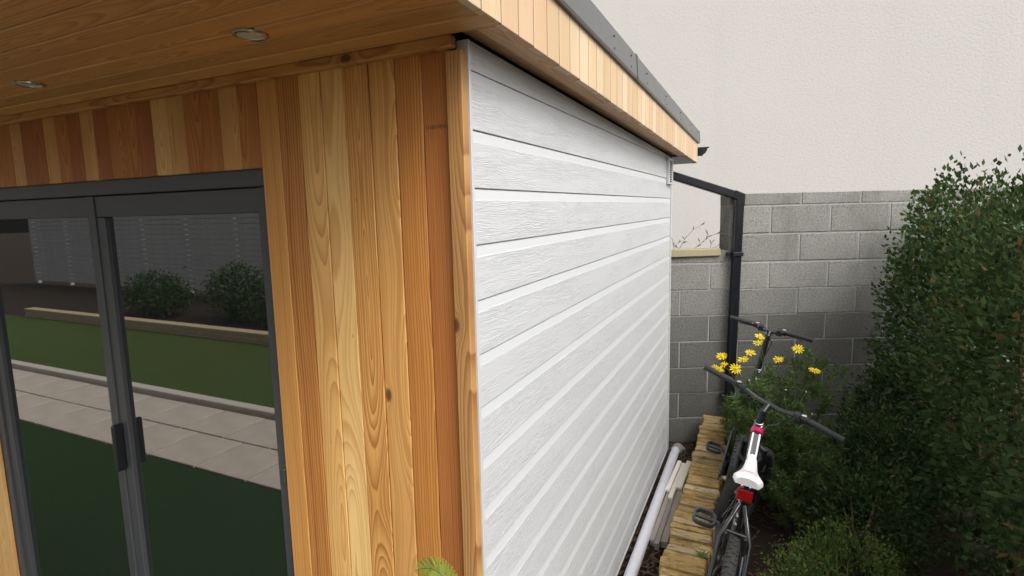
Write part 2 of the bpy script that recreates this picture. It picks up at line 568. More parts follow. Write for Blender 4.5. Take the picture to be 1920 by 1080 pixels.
PX = [-.0475, -.132, -.219, -.306, -.394, -.480, -.566, -.652, -.738]
TAN_A, TAN_B = (.60, .34, .125), (.40, .175, .045)
PALE_A, PALE_B = (.68, .43, .18), (.50, .25, .075)
RED_A, RED_B = (.36, .125, .032), (.22, .060, .014)
ORG_A, ORG_B = (.47, .195, .045), (.27, .082, .017)
SPEC = [  # from the corner leftwards
    dict(ca=(0.545, 0.213, 0.057), cb=(.22, .058, .013), cx=.40, dd=.02, amp=.03, frq=165., stre=.6),
    dict(ca=(0.632, 0.278, 0.068), cb=(.26, .078, .015), cx=.05, dd=.015, amp=.13, frq=130., stre=.75),
    dict(ca=(0.719, 0.398, 0.131), cb=(.42, .175, .040), cx=.040, dd=.02, amp=.32, frq=80., stre=.6, kx=-.030, kz=1.57),
    dict(ca=(0.698, 0.371, 0.114), cb=(.37, .140, .028), cx=.003, dd=.03, amp=.36, frq=115., stre=.8),
    dict(ca=(0.860, 0.578, 0.234), cb=(.54, .265, .075), cx=-.014, dd=.03, amp=.36, frq=100., stre=.6),
    dict(ca=(0.774, 0.463, 0.164), cb=(.45, .195, .046), cx=.022, dd=.02, amp=.34, frq=105., stre=.6),
    dict(ca=(0.632, 0.289, 0.076), cb=(.25, .074, .014), cx=-.08, dd=.01, amp=.16, frq=110., stre=.95),
    dict(ca=(0.676, 0.343, 0.100), cb=(.38, .145, .032), cx=.08, dd=.02, amp=.13, frq=120., stre=.6),
]
ZT = 2.405
for i, sp in enumerate(SPEC):
    a, b = PX[i + 1], PX[i]
    M = Matrix.Translation(((a + b) / 2, -.02 + random.uniform(-.0006, .0006), -.11))
    plank("cedar_plank", b - a - .0022, .018, ZT + .11, M, front, c=.0026, seed=1.7 * i + .4, **sp)
x = PX[-1]
cols = [(ORG_A, ORG_B), (TAN_A, TAN_B), (RED_A, RED_B), (PALE_A, PALE_B)]
for i in range(44):
    w = .0866
    a, b = x - w, x
    z0 = 2.14 if b > -2.7 else -.11
    ca, cb = cols[random.choice((0, 0, 1, 2, 2, 3, 1))]
    if i == 0: ca, cb = ORG_A, ORG_B
    plank("cedar_plank", w - .0012, .018, ZT - z0, Matrix.Translation(((a + b) / 2, -.02, z0)), front, ca=ca, cb=cb, amp=random.uniform(.06, .25), frq=random.uniform(110, 220))
    x = a
plank("corner_trim", .0485, .027, 2.50, Matrix.Translation((-.0245, -.037, -.11)), front, c=.003, ca=(.50, .275, .10), cb=(.25, .095, .03), cx=.02, dd=.03, amp=.14, frq=120., stre=.7, kx=-.020, kz=1.80, seed=4.4)
for q in range(11):                                             # faded ink marks on the red plank
    xq = -.122 + q * .0062
    MB().box(xq, xq + random.uniform(.0012, .003), -.0214, -.0203, 2.206 + random.uniform(-.002, .002), 2.214 + random.uniform(-.002, .003)).build("ink_mark", SHADE_INK, front)
# horizontal trim under the soffit
MX = lambda x, y, z: Matrix.Translation((x, y, z)) @ Matrix.Rotation(R(-90), 4, 'Y')       # long axis -> -x, face stays -y
plank("top_trim", .030, .030, 4.5, MX(-.022, -.052, 2.4100), front, c=.004, ca=(.50, .25, .075), cb=(.28, .10, .026), kx=.0, kz=.33, frq=120.)

# -- door
door = MB()
fx0, fx1, ft = -2.74, -.741, 2.159
door.cbox(fx0, fx1, .0, .09, 2.085, ft, .003)
door.cbox(fx1 - .052, fx1, .0, .09, -.12, 2.083, .003)
door.cbox(fx0, fx0 + .052, .0, .09, -.12, 2.083, .003)
door.cbox(fx0 + .053, fx1 - .053, .0, .09, -.12, -.06, .003)
door = door.build("door", FRAME, room)
for (a, b) in ((fx0 + .055, -1.765), (-1.715, fx1 - .055)):
    s = MB()
    s.cbox(a, b, .012, .08, 2.00, 2.082, .003); s.cbox(a, b, .012, .08, -.055, .03, .003)
    s.cbox(a, a + .05, .012, .08, .031, 1.999, .003) if a < -2 else s.cbox(a, a + .05, .012, .08, .031, 1.999, .003)
    s.cbox(b - .012, b, .012, .08, .031, 1.999, .002)
    s.build("sash", FRAME, door)
    MB().box(a + .05, b - .0125, .03, .055, .03, 2.0).build("glass_pane", GLASS, door)
MB().cbox(-1.764, -1.716, .005, .085, -.06, 2.083, .003).build("centre_mullion", FRAME, door)
MB().cbox(-.7735, -.757, -.008, .003, 1.075, 1.135, .004).build("hinge", plain("hinge_metal", (.10, .10, .105), .4, .6), door)
MB().cbox(-1.715, -1.695, -.03, .012, .95, 1.15, .006).build("door_handle", BLACK, door)

# -- side wall, white boards
core = MB().box(-.12, -.0125, .102, L - .002, -.11, 2.37)
side = core.build("side_wall", DARK, room)
Y0, Y1 = .003, 3.264
prof = [(-.0122, 0), (-.002, .0002), (0, .0022), (0, .1185), (-.0005, .1215), (-.0040, .1475), (-.0085, .1499)]
prof = [(-.0122, 0)] + prof[1:] + [(-.0122, .1499)]
for k in range(1, 17):
    z = 2.35 - .15 * k
    w = Matrix.Translation((0, 0, z))
    o = MB().prism(prof, Y0, Y1, lambda a, b, d: (a, d, b)).build("cladding_board", CLAD, side, local=w)
tp = [(-.0122, 0), (-.0040, .0002), (-.0028, .0022), (-.0028, .071), (-.0122, .071)]
o = MB().add([(a, y, b + (0 if b < .05 else SLOPE * y)) for y in (Y0, Y1) for a, b in tp], [(i, (i + 1) % 5, 5 + (i + 1) % 5, 5 + i) for i in range(5)] + [(4, 3, 2, 1, 0), (5, 6, 7, 8, 9)])
# the lip of the first full board is at 2.35, this narrower one closes the wall up to the eaves
o.build("cladding_board", CLAD, side, local=Matrix.Translation((0, 0, 2.5 - .15 + .0005)))
MB().cbox(-.03, .0045, -.010, .0022, -.06, 2.419, .001).build("edge_trim", WHITE, side)
MB().cbox(-.03, .009, L - .019, L, -.06, 2.374, .002).build("corner_post", WHITE, side)
MB().cbox(-.02, .004, .01, L - .02, -.066, -.0515, .0015).build("starter_strip", WHITE, side)
MB().box(-.1, -.02, .01, L - .02, -.16, -.067).build("base_membrane", DARK, side)
vent = MB()
vy0, vy1, vz0, vz1 = 3.055, 3.245, 2.155, 2.352
for bx in ((vy0, vy1, vz0, vz0 + .016), (vy0, vy1, vz1 - .016, vz1), (vy0, vy0 + .018, vz0 + .0165, vz1 - .0165), (vy1 - .018, vy1, vz0 + .0165, vz1 - .0165)):
    vent.cbox(.0005, .022, *bx, .002)
vent = vent.build("vent", WHITE, side)
MB().box(.0006, .003, vy0 + .018, vy1 - .018, vz0 + .016, vz1 - .016).build("vent_backing", DARK, vent)
for k in range(9):
    zc = vz0 + .028 + k * .0177
    MB().add([(.004, vy0 + .018, zc + .008), (.021, vy0 + .018, zc - .003), (.021, vy1 - .018, zc - .003), (.004, vy1 - .018, zc + .008),
              (.004, vy0 + .018, zc + .0105), (.021, vy0 + .018, zc - .0005), (.021, vy1 - .018, zc - .0005), (.004, vy1 - .018, zc + .0105)],
             [(0, 1, 2, 3), (4, 7, 6, 5), (0, 4, 5, 1), (1, 5, 6, 2), (2, 6, 7, 3), (3, 7, 4, 0)]).build("louvre", WHITE, vent)

# -- back and far side walls, mostly out of sight
MB().box(-4.6, -.121, L - .1, L - .004, -.14, 2.37).build("rear_wall", plain("grey_rear_cladding", (.3, .3, .3), .7), room)
MB().box(-4.6, -4.5, .101, L - .101, -.14, 2.37).build("far_side_wall", WHITE, room)

# -- roof: deck, soffit boards, fascia boards, flashing, gutter
YF, YR, XO = -.95, 4.0, .118
def slab(x0, x1, y0, y1, za, zb):
    return MB().add([(x, y, z + SLOPE * y) for z in (za, zb) for y in (y0, y1) for x in (x0, x1)],
                    [(0, 2, 3, 1), (4, 5, 7, 6), (0, 1, 5, 4), (2, 6, 7, 3), (0, 4, 6, 2), (1, 3, 7, 5)])
roof = slab(-4.7, XO - .022, YF + .022, YR, 2.46, 2.69).build("roof", DARK, room)
SOFM = dict(ca=(.46, .22, .075), cb=(.26, .10, .03))
y = -.042; i = 0
while y > YF + .03:
    w = .0862
    sp = [dict(ca=(.62, .35, .13), cb=(.44, .20, .06)), dict(ca=(.60, .33, .12), cb=(.42, .19, .055))][i] if i < 2 else dict(ca=(.62, .32, .12), cb=(.42, .18, .055))
    tone = random.uniform(.86, 1.12)
    plank("soffit_board", w - .0035, .02, 4.7, Matrix.Translation((XO - .004, y - w / 2, sof(y))) @ Matrix.Rotation(R(-90), 4, 'Y') @ Matrix.Rotation(R(90), 4, 'Z') @ Matrix.Scale(-1, 4, (0, 1, 0)) , roof, c=.003, amp=.12, frq=random.uniform(110, 190), **{q: tuple(v * tone for v in w_) for q, w_ in sp.items()})
    y -= w; i += 1
# along the side: an outer strip and a recessed inner one
ang = math.atan(-SLOPE)
MY = lambda x, y, z: Matrix.Translation((x, y, z)) @ Matrix.Rotation(R(-90) - ang, 4, 'X')     # long axis -> +y, local -y -> -z... face down
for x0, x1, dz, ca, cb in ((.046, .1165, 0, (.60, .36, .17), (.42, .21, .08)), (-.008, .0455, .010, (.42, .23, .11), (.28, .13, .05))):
    ya = -.0415
    segs = [(-.0415, 1.92), (1.922, YR - .09)] if dz == 0 else [(-.0415, 1.20), (1.202, L + .0)]
    for s0, s1 in segs:
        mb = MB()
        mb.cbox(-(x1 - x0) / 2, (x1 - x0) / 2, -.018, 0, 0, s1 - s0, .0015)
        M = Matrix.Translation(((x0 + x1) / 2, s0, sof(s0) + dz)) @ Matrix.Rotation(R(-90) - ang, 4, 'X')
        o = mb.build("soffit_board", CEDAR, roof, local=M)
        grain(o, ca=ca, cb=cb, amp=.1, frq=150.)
# dark underside behind the wall
slab(-4.6, XO - .024, L + .002, YR - .0, 2.4215, 2.459).build("rear_soffit", FRAME, roof)
# fascia, short upright boards 100 mm apart
fpal = [((.68, .54, .36), (.54, .38, .21)), ((.72, .58, .41), (.60, .44, .27)), ((.64, .48, .30), (.50, .32, .17)), ((.69, .53, .34), (.54, .35, .18)), ((.66, .48, .31), (.52, .32, .17))]
y = -.952; k = 0
while y < YR - .01:
    y1 = min(y + .1, YR)
    w = y1 - y
    ca, cb = random.choice(fpal)
    jz = random.uniform(-.0012, .0012)
    M = Matrix.Translation((XO, y + w / 2, sof(y + w / 2) + jz)) @ RZ(R(90))
    o = MB().cbox(-w / 2 + .0022, w / 2 - .0022, 0, .02, -.0005, .179, .0007).build("fascia_board", CEDAR, roof, local=M)
    if y > -.9: MB().box(-w / 2 - .0021, -w / 2 + .0021, .0004, .018, .001, .178).build("groove_shade_strip", SHADE_INK, roof, local=M)  # dark strip painting the shade of the groove between fascia boards
    grain(o, ca=ca, cb=cb, amp=random.uniform(.03, .2), frq=random.uniform(150, 260), cx=random.uniform(-.12, .12), stre=.55)
    y = y1; k += 1
for i in range(48):                                            # front fascia
    x = XO - .02 - .1 * i
    ca, cb = random.choice(fpal)
    o = MB().cbox(-.0493, .0493, 0, .02, 0, .179, .0018).build("fascia_board", CEDAR, roof, local=Matrix.Translation((x - .05, YF - .0, sof(YF))))
    grain(o, ca=ca, cb=cb, frq=180., stre=.55)
# flashing in lapped lengths, with a drip edge and a joint strip
def flashing(y0, y1, o_=0):
    za, zb = 2.600, 2.712
    pr = [(XO + .012 + o_, za - .004), (XO + .016 + o_, za + .004), (XO + .010 + o_, zb - .008), (XO + .004 + o_, zb), (XO - .09, zb + .002), (XO - .09, zb - .02), (XO + .002, za + .02), (XO + .0015, za - .004)]
    return MB().prism(pr, y0, y1, lambda a, b, d: (a, d, b + SLOPE * d)).build("flashing", FLASH, roof)
flashing(-.97, 1.383); flashing(1.392, YR + .012)
f = flashing(1.372, 1.398, .004); f.name = "flashing_joint"
f = flashing(YR + .0125, YR + .018, .003); f.name = "flashing_end"
MB().prism([(-.97, 2.600), (-.985, 2.604), (-.975, 2.712), (-.90, 2.714), (-.90, 2.69), (-.95, 2.69)], -4.8, XO + .01, lambda a, b, d: (d, a, b + SLOPE * a)).build("flashing", FLASH, roof)
# screw heads on the flashing
for yy in (.95, 1.25, 1.6, 2.2, 2.8, 3.4, 3.85):
    for zz in (2.625, 2.672):
        mb = MB().tube([(XO + .010, yy, zz + SLOPE * yy), (XO + .0172, yy, zz + SLOPE * yy)], .004, 8)
        mb.build("screw_head", FRAME, roof, smooth=True)
# ogee gutter along the back, its end sticking out past the corner
og = [(0, 0), (0, -.085), (.058, -.085), (.068, -.070), (.084, -.056), (.096, -.036), (.098, -.018), (.116, -.006), (.116, 0), (.106, 0), (.092, -.012), (.062, -.074), (.006, -.077), (.006, 0)]
gz = 2.572 + SLOPE * YR
gv = []
for a, b in og: gv.append((-4.7, YR + .002 + a, gz + b))
for a, b in og: gv.append((XO - .02 + a * .95, YR + .002 + a, gz + b))
n = len(og)
MB().add(gv, [(i, (i + 1) % n, n + (i + 1) % n, n + i) for i in range(n)] + [tuple(range(n)), tuple(range(2 * n - 1, n - 1, -1))]).build("gutter", PIPEM, roof)
# rear eave board
slab(-4.7, XO - .002, YR + .0, YR + .0018, 2.424, 2.60).build("rear_fascia", FRAME, roof)
# downlight in the front soffit
dz = sof(-.275) - .0015
dl = MB().ring((-.445, -.278, dz - .001), (0, 0, 1), .036, .006, 32, 8).build("downlight", CHROME, roof, smooth=True)
MB().tube([(-.445, -.278, dz - .0035), (-.445, -.278, dz + .003)], .031, 24).build("lamp_lens", plain("lamp_glass", (.55, .55, .53), .15), dl, smooth=True)
dl2 = MB().ring((-1.445, -.278, dz - .001), (0, 0, 1), .036, .006, 32, 8).build("downlight", CHROME, roof, smooth=True)
MB().tube([(-1.445, -.278, dz - .0035), (-1.445, -.278, dz + .003)], .031, 24).build("lamp_lens", plain("lamp_glass", (.55, .55, .53), .15), dl2, smooth=True)

# ------------------------------------------------------------------ block wall at the back (runs at 25 degrees to the room)
HN = Vector((-.429, .903, 0)).normalized(); RT = Vector((HN.y, -HN.x, 0)); CW = 3.193
WB = Matrix((RT, HN, Vector((0, 0, 1)))).transposed().to_4x4()       # local x along the wall, y into it
WB.translation = HN * CW
T0, T1, T2 = 1.10, 1.972, 9.2
mb = MB()
mb.box(T0, T2, .006, .205, -.15, 1.498); mb.box(T0, T1 + .05, .006, .205, 1.4985, 1.600); mb.box(T1 + .006, T2, .0062, .2048, 1.4985, 2.076)
bw = empty("block_wall", tuple(WB @ Vector((2.4, .1, -.1))))
tag(bw, "grey concrete block wall stepping up to the right behind the room", "wall")
mo = MB(); mo.v = [tuple(WB @ Vector(p)) for p in mb.v]; mo.f = mb.f
mo = mo.build("mortar_bed", MORTAR, bw)
ZC = [-.105, .126, .352, .577, .813, 1.040, 1.265, 1.499, 1.739, 1.976, 2.082]
J0 = 1.562; J1 = 1.815
cache = {}
for i in range(10):
    z0, z1 = ZC[i] + .005, ZC[i + 1] - .005
    left = T0 if z1 < 1.5 else T1
    js = []
    q = (J0 if i % 2 == 1 else J1) - 1.0
    while q < T2 + .6:
        js.append(q); q += .505
    edges = sorted([left] + [q for q in js if left + .06 < q < T2 - .05] + [T2])
    if i == 7: pass
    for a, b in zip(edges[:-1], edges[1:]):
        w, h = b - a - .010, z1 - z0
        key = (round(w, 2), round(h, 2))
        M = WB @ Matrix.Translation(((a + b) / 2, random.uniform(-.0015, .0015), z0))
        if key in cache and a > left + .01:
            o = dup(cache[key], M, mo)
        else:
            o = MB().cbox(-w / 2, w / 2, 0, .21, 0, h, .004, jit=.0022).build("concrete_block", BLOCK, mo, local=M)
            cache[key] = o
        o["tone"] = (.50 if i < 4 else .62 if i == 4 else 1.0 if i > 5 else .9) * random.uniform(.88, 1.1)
# cut course on the lower part
for a, b in ((T0, 1.562), (1.572, T1 - .004)):
    M = WB @ Matrix.Translation(((a + b) / 2, 0, 1.504))
    o = MB().cbox(-(b - a) / 2, (b - a) / 2, 0, .2, 0, .098, .003, jit=.002).build("concrete_block", BLOCK, mo, local=M)
    o["tone"] = .95
# weathered timber strip on top of the lower part
tw = MB().cbox(-.26, .218, -.022, .07, 0, .062, .004, jit=.002).build("timber_strip", CEDAR, local=WB @ Matrix.Translation((1.683, -.004, 1.558)) @ Matrix.Rotation(R(-.8), 4, 'Y'))
tag(tw, "pale weathered timber strip fixed along the top of the low block wall", "timber")
grain(tw, ca=(.40, .345, .215), cb=(.26, .22, .125), frq=120., amp=.1)

# ------------------------------------------------------------------ neighbour's house
hs_ = empty("house", (2, 13, -.16))
tag(hs_, "neighbouring house with a plain cream rendered side wall", "house")
hx0, hx1, hy = -12.0, 16.0, 9.6
MB().add([(hx0, hy, -.16), (hx1, hy, -.16), (hx1, hy, 8.8), (hx0, hy, 8.8), (hx0, hy + 7, -.16), (hx1, hy + 7, -.16), (hx1, hy + 7, 8.8), (hx0, hy + 7, 8.8)],
         [(0, 1, 2, 3), (1, 5, 6, 2), (5, 4, 7, 6), (4, 0, 3, 7), (3, 2, 6, 7), (0, 4, 5, 1)]).build("wall", RENDER, hs_)
ROOFT = plain("slate_roof", (.08, .085, .09), .6, bump=.3)
MB().prism([(hy - .25, 8.75), (hy - .25, 8.88), (hy + 3.5, 11.4), (hy + 7.25, 8.88), (hy + 7.25, 8.75), (hy + 3.5, 11.2)], hx0 - .2, hx1 + .2, lambda a, b, d: (d, a, b)).build("roof", ROOFT, hs_)

# ------------------------------------------------------------------ downpipe
dp = empty("drainpipe", (.465, 3.68, -.1))
tag(dp, "square dark grey drainpipe bending down the block wall", "drainpipe")
def sq_tube(pts, w, name, up, parent=dp):
    mb = MB()
    pts = [Vector(p) for p in pts]; vs = []; fs = []
    for k, p in enumerate(pts):
        a = (pts[k] - pts[k - 1]).normalized() if k else (pts[1] - pts[0]).normalized()
        b = (pts[k + 1] - pts[k]).normalized() if k < len(pts) - 1 else a
        t = (a + b).normalized()
        h = Vector(up); s = t.cross(h).normalized(); s2 = a.cross(h).normalized()
        sc = 1 / max(.5, s.dot(s2))
        c = w * .12
        for q, r_ in ((-1, -1), (1, -1), (1, 1), (-1, 1)):
            for dq, dr in (((0, c), (c, 0)) if q * r_ > 0 else ((c, 0), (0, c))):
                vs.append(p + s * sc * q * (w / 2 - dq) + h * r_ * (w / 2 - dr))
    for k in range(len(pts) - 1):
        for j in range(8):
            fs.append((k * 8 + j, k * 8 + (j + 1) % 8, k * 8 + 8 + (j + 1) % 8, k * 8 + 8 + j))
    fs += [tuple(range(8)), tuple(range(len(pts) * 8 - 8, len(pts) * 8))]
    return mb.add(vs, fs).build(name, PIPEM, parent)
off = -HN * .045
P = lambda t, d, z: RT * t + HN * (CW + d) + Vector((0, 0, z))
sq_tube([P(2.034, -.05, 2.030), P(2.013, -.05, 1.0), P(1.992, -.05, -.12)], .066, "upright_pipe", -HN)
sq_tube([P(2.033, -.05, 1.985), P(2.034, -.05, 2.050), P(1.980, -.05, 2.072)], .074, "elbow", -HN)
sq_tube([P(1.30, .02, 2.305), P(1.991, -.05, 2.067)], .066, "sloping_pipe", -HN)
for z, t in ((1.575, 2.0245), (.33, 1.9995)):
    mb = MB(); M = Matrix((RT, HN, Vector((0, 0, 1)))).transposed().to_4x4(); M.translation = P(t, -.05, z)
    mb.cbox(-.042, .042, -.042, .03, -.016, .016, .003, M); mb.cbox(-.072, -.0425, .0, .046, -.013, .013, .003, M); mb.cbox(.0425, .058, .0, .046, -.013, .013, .003, M)
    mb.build("pipe_clip", BLACK, dp)

# ------------------------------------------------------------------ low stone edging
ed = empty("stone_edging", (.373, 2.0, -.12))
tag(ed, "low edging wall of narrow yellow sandstone pieces laid crosswise beside the bed", "edging wall")
MB().box(.285, .462, .32, 3.62, -.14, .132).build("mortar_core", plain("dark_mortar", (.09, .075, .05), .95, var=.4, scale=30, bump=.6), ed)
y = .3
while y < 3.60:
    d = random.uniform(.046, .080)
    ym = y + d / 2
    xa, xb = .262 + random.uniform(-.010, .012), .478 + random.uniform(-.012, .012)
    zt = .178 + random.uniform(-.007, .006)
    M = Matrix.Translation(((xa + xb) / 2, ym, .06)) @ Euler((R(random.uniform(-2, 2)), R(random.uniform(-1.2, 1.2)), R(random.uniform(-2, 2)))).to_matrix().to_4x4()
    hw, hd, hh = (xb - xa) / 2, d / 2 - .004, zt - .06
    mb = MB().cbox(-hw, hw, -hd, hd, 0, hh, random.uniform(.005, .010), jit=.0036)
    # one extra cut across the length so that the top is uneven
    o = mb.build("edging_stone", STONE, ed, local=M)
    md = o.modifiers.new("wear", 'SUBSURF'); md.subdivision_type = 'SIMPLE'; md.levels = md.render_levels = 1
    y += d + random.uniform(.005, .012)
for j in range(9):                                             # facing stones below
    y0 = .32 + j * .365
    M = Matrix.Translation((.27, y0 + .18, -.13))
    MB().cbox(0, .05, -.172, .172, 0, .188, .01, jit=.005).build("facing_stone", STONE, ed, local=M)
    MB().cbox(0, .045, -.172, .172, 0, .188, .01, jit=.005).build("facing_stone", STONE, ed, local=Matrix.Translation((.432, y0 + .18, -.13)))

# ------------------------------------------------------------------ things lying in the gap
mb = MB(); rr, ri = .034, .030
pa, pb = Vector((.078, .75, -.045)), Vector((.0715, 3.262, -.048))
mb.tube([pa, pb], rr, 28, cap=False); mb.tube([pa, pb], ri, 28, cap=False)
b = len(mb.v)
for e in (0, 1):
    o0, i0 = e * 28, 56 + e * 28
    mb.f += [(o0 + j, o0 + (j + 1) % 28, i0 + (j + 1) % 28, i0 + j) for j in range(28)]
pp = mb.build("plastic_pipe", UPVC, smooth=True)
tag(pp, "long white plastic pipe lying on the ground beside the white cladding", "pipe")
TIMB = dict(frq=140., amp=.08, stre=.4)
def offcut(x0, y0, x1, y1, w, z, h, ca, cb, label):
    a, b = Vector((x0, y0, z)), Vector((x1, y1, z))
    d = (b - a).normalized(); s = Vector((d.y, -d.x, 0))
    M = Matrix((s, Vector((0, 0, -1)) , d)).transposed().to_4x4(); M.translation = a
    o = MB().cbox(-w / 2, w / 2, -h, 0, 0, (b - a).length, .003, jit=.0012).build("timber_offcut", CEDAR, local=M)
    grain(o, ca=ca, cb=cb, **TIMB); tag(o, label, "timber", "timber offcuts lying beside the plastic pipe")
GA, GB = (.34, .30, .265), (.23, .20, .17)
LA, LB = (.84, .80, .72), (.76, .70, .60)
offcut(0.122, 1.93, 0.132, 2.90, .030, -.094, .045, GA, GB, "long grey timber offcut nearest the white pipe, at the bottom")
offcut(0.155, 1.90, 0.163, 2.95, .031, -.094, .047, (.30, .27, .24), (.20, .17, .15), "long grey timber offcut in the middle of the three bottom ones")
offcut(0.194, 1.94, 0.201, 2.97, .040, -.094, .046, (.33, .295, .26), (.22, .19, .16), "long grey timber offcut lying closest to the stone edging")
offcut(0.118, 2.54, 0.136, 3.04, .031, -.0455, .020, LA, LB, "short cream timber offcut on top, nearest the white pipe")
offcut(0.152, 2.44, 0.171, 3.01, .031, -.0455, .020, (.76, .71, .62), (.64, .57, .47), "short cream timber offcut on top, in the middle, reaching furthest forward")
offcut(0.190, 2.60, 0.207, 3.06, .038, -.0455, .022, LA, LB, "short cream timber offcut on top, closest to the stone edging")
def rock(name, c, s, mat, sd, n=2):
    import bmesh
    bm = bmesh.new(); bmesh.ops.create_icosphere(bm, subdivisions=n + 1, radius=1)
    mb = MB()
    for v in bm.verts:
        k = 1 + .28 * noise.noise(v.co * 1.3 + Vector((sd, 0, 0))) + .08 * noise.noise(v.co * 4 + Vector((sd, 3, 0)))
        mb.v.append((c[0] + v.co.x * s[0] * k, c[1] + v.co.y * s[1] * k, c[2] + v.co.z * s[2] * k))
    mb.f = [tuple(v.index for v in f_.verts) for f_ in bm.faces]; bm.free()
    return mb.build(name, mat, smooth=True)
tag(rock("concrete_lump", (.07, 3.40, -.095), (.06, .07, .045), plain("lump_concrete", (.26, .25, .235), .95, var=.35, scale=35, bump=.7), 2.), "rounded grey lump of concrete behind the end of the white pipe", "rock")
tag(rock("stone_chunk", (.16, 1.55, -.10), (.05, .06, .03), plain("chunk_stone", (.30, .27, .23), .95, var=.35, scale=35, bump=.7), 5.), "small pale stone in the bark between pipe and edging", "rock")
mb = MB()
for i in range(1500):
    y = random.uniform(.8, 3.52); x = random.uniform(.0, .27) if random.random() < .62 else random.uniform(.48, 1.2)
    if .10 < x < .225 and 1.95 < y < 3.1: continue
    l, w, h = random.uniform(.012, .045), random.uniform(.005, .014), random.uniform(.002, .005)
    M = Matrix.Translation((x, y, -.088 + random.uniform(-.004, .010))) @ Euler((random.uniform(-.5, .5), random.uniform(-.5, .5), random.uniform(0, 6.28))).to_matrix().to_4x4()
    mb.box(-l / 2, l / 2, -w / 2, w / 2, -h / 2, h / 2, M)
o = mb.build("bark_mulch", BARK); tag(o, "brown bark chips scattered over the soil", "mulch", kind="stuff")

# ------------------------------------------------------------------ foliage tools
def leaf_mesh(name, mat, parent, P_, D_, N_, ln, wd, tint, local=None):
    """arrays of base points, directions, normals: one rhombic folded leaf each"""
    n = len(P_)
    S = np.cross(D_, N_); S /= np.linalg.norm(S, axis=1)[:, None] + 1e-9
    ln = np.asarray(ln)[:, None]; wd = np.asarray(wd)[:, None]
    a = P_; b = P_ + D_ * ln * .45 + S * wd / 2; c = P_ + D_ * ln + N_ * ln * -.08; d = P_ + D_ * ln * .45 - S * wd / 2
    V = np.stack([a, b, c, d], 1).reshape(-1, 3)
    F = np.arange(n * 4).reshape(-1, 4)
    base = np.array([(V[:, 0].min() + V[:, 0].max()) / 2, (V[:, 1].min() + V[:, 1].max()) / 2, V[:, 2].min()])
    me = bpy.data.meshes.new(name); me.from_pydata((V - base).tolist(), [], F.tolist()); me.update()
    at = me.attributes.new("tint", 'FLOAT', 'POINT'); at.data.foreach_set("value", np.repeat(tint, 4).astype(np.float32))
    me.materials.append(mat)
    return link(bpy.data.objects.new(name, me), Matrix.Translation(base), parent)


def rand_unit(n):
    v = rng.normal(size=(n, 3)); return v / np.linalg.norm(v, axis=1)[:, None]


def shrub(name, label, cat, blobs, n, ln, wd, mat, group=None, stemr=.012, upw=.35):
    """blobs: (centre, radii); leaves through the outer part of each blob, in clumps"""
    lo = min(b[0][2] - b[1][2] for b in blobs)
    c0 = np.mean([b[0] for b in blobs], axis=0)
    root = empty(name, (c0[0], c0[1], -.1)); tag(root, label, cat, group)
    vol = np.array([b[1][0] * b[1][1] * b[1][2] for b in blobs]) ** .67
    Ps, Ds = [], []
    for (c, r), q in zip(blobs, vol / vol.sum()):
        k = int(n * q); cl = max(20, k // 14)
        u = rand_unit(cl); rad = rng.uniform(.45, 1.05, cl) ** .6
        cc = np.array(c) + u * rad[:, None] * np.array(r)
        idx = rng.integers(0, cl, k)
        p = cc[idx] + rng.normal(size=(k, 3)) * ln * 1.1
        d = rand_unit(k) * .8 + u[idx] * .7 + np.array([0, 0, upw]); d /= np.linalg.norm(d, axis=1)[:, None]
        ok = p[:, 2] > -.09
        Ps.append(p[ok]); Ds.append(d[ok])
    Pn, Dn = np.concatenate(Ps), np.concatenate(Ds)
    k = len(Pn)
    leaf_mesh("foliage", mat, root, Pn, Dn, rand_unit(k), rng.uniform(.45, 1.4, k) * ln, rng.uniform(.6, 1.3, k) * wd, rng.random(k))
    for c, r in blobs:
        mb = MB()
        for j in range(5):
            e = Vector(c) + Vector((random.uniform(-.6, .6) * r[0], random.uniform(-.6, .6) * r[1], random.uniform(.0, .6) * r[2]))
            b_ = Vector((c[0] + random.uniform(-.3, .3) * r[0], c[1] + random.uniform(-.3, .3) * r[1], -.12))
            b_ = Vector((c[0], c[1], -.12)) + (b_ - Vector((c[0], c[1], -.12))) * .25
            mb.tube([b_, b_.lerp(e, .5) + Vector((random.uniform(-.03, .03), random.uniform(-.03, .03), 0)), e], [stemr, stemr * .7, stemr * .3], 6)
        mb.build("stems", TWIG, root, smooth=True)
    return root


# hedging added on the right, raised to shade the lower white wall; low shrubs in the bed
shrub("added_hedge", "tall dark green hedging added on the right to shade the white wall", "added_hedge",
      [((1.95 + .05 * math.sin(j * 2.1), -.1 + j * .42, 1.0 + .07 * math.sin(j * 1.7)), (.42, .36, 1.14)) for j in range(11)], 62000, .044, .024, L_HEDGE, stemr=.02)
shrub("green_shrub", "low bright green small-leaved shrub to the right of the rear bicycle wheel", "shrub",
      [((.90, 1.18, .20), (.20, .30, .34)), ((.98, .75, .20), (.24, .26, .34)), ((1.1, 1.55, .16), (.26, .3, .3))], 20000, .017, .009, L_BOX, stemr=.008)
shrub("dark_shrub", "dark green shrub in the middle of the bed behind the bicycles", "shrub",
      [((1.28, 2.25, .16), (.30, .34, .34)), ((1.45, 2.9, .2), (.3, .34, .42)), ((1.62, 3.6, .25), (.32, .3, .5))], 20000, .033, .016, L_HEDGE)

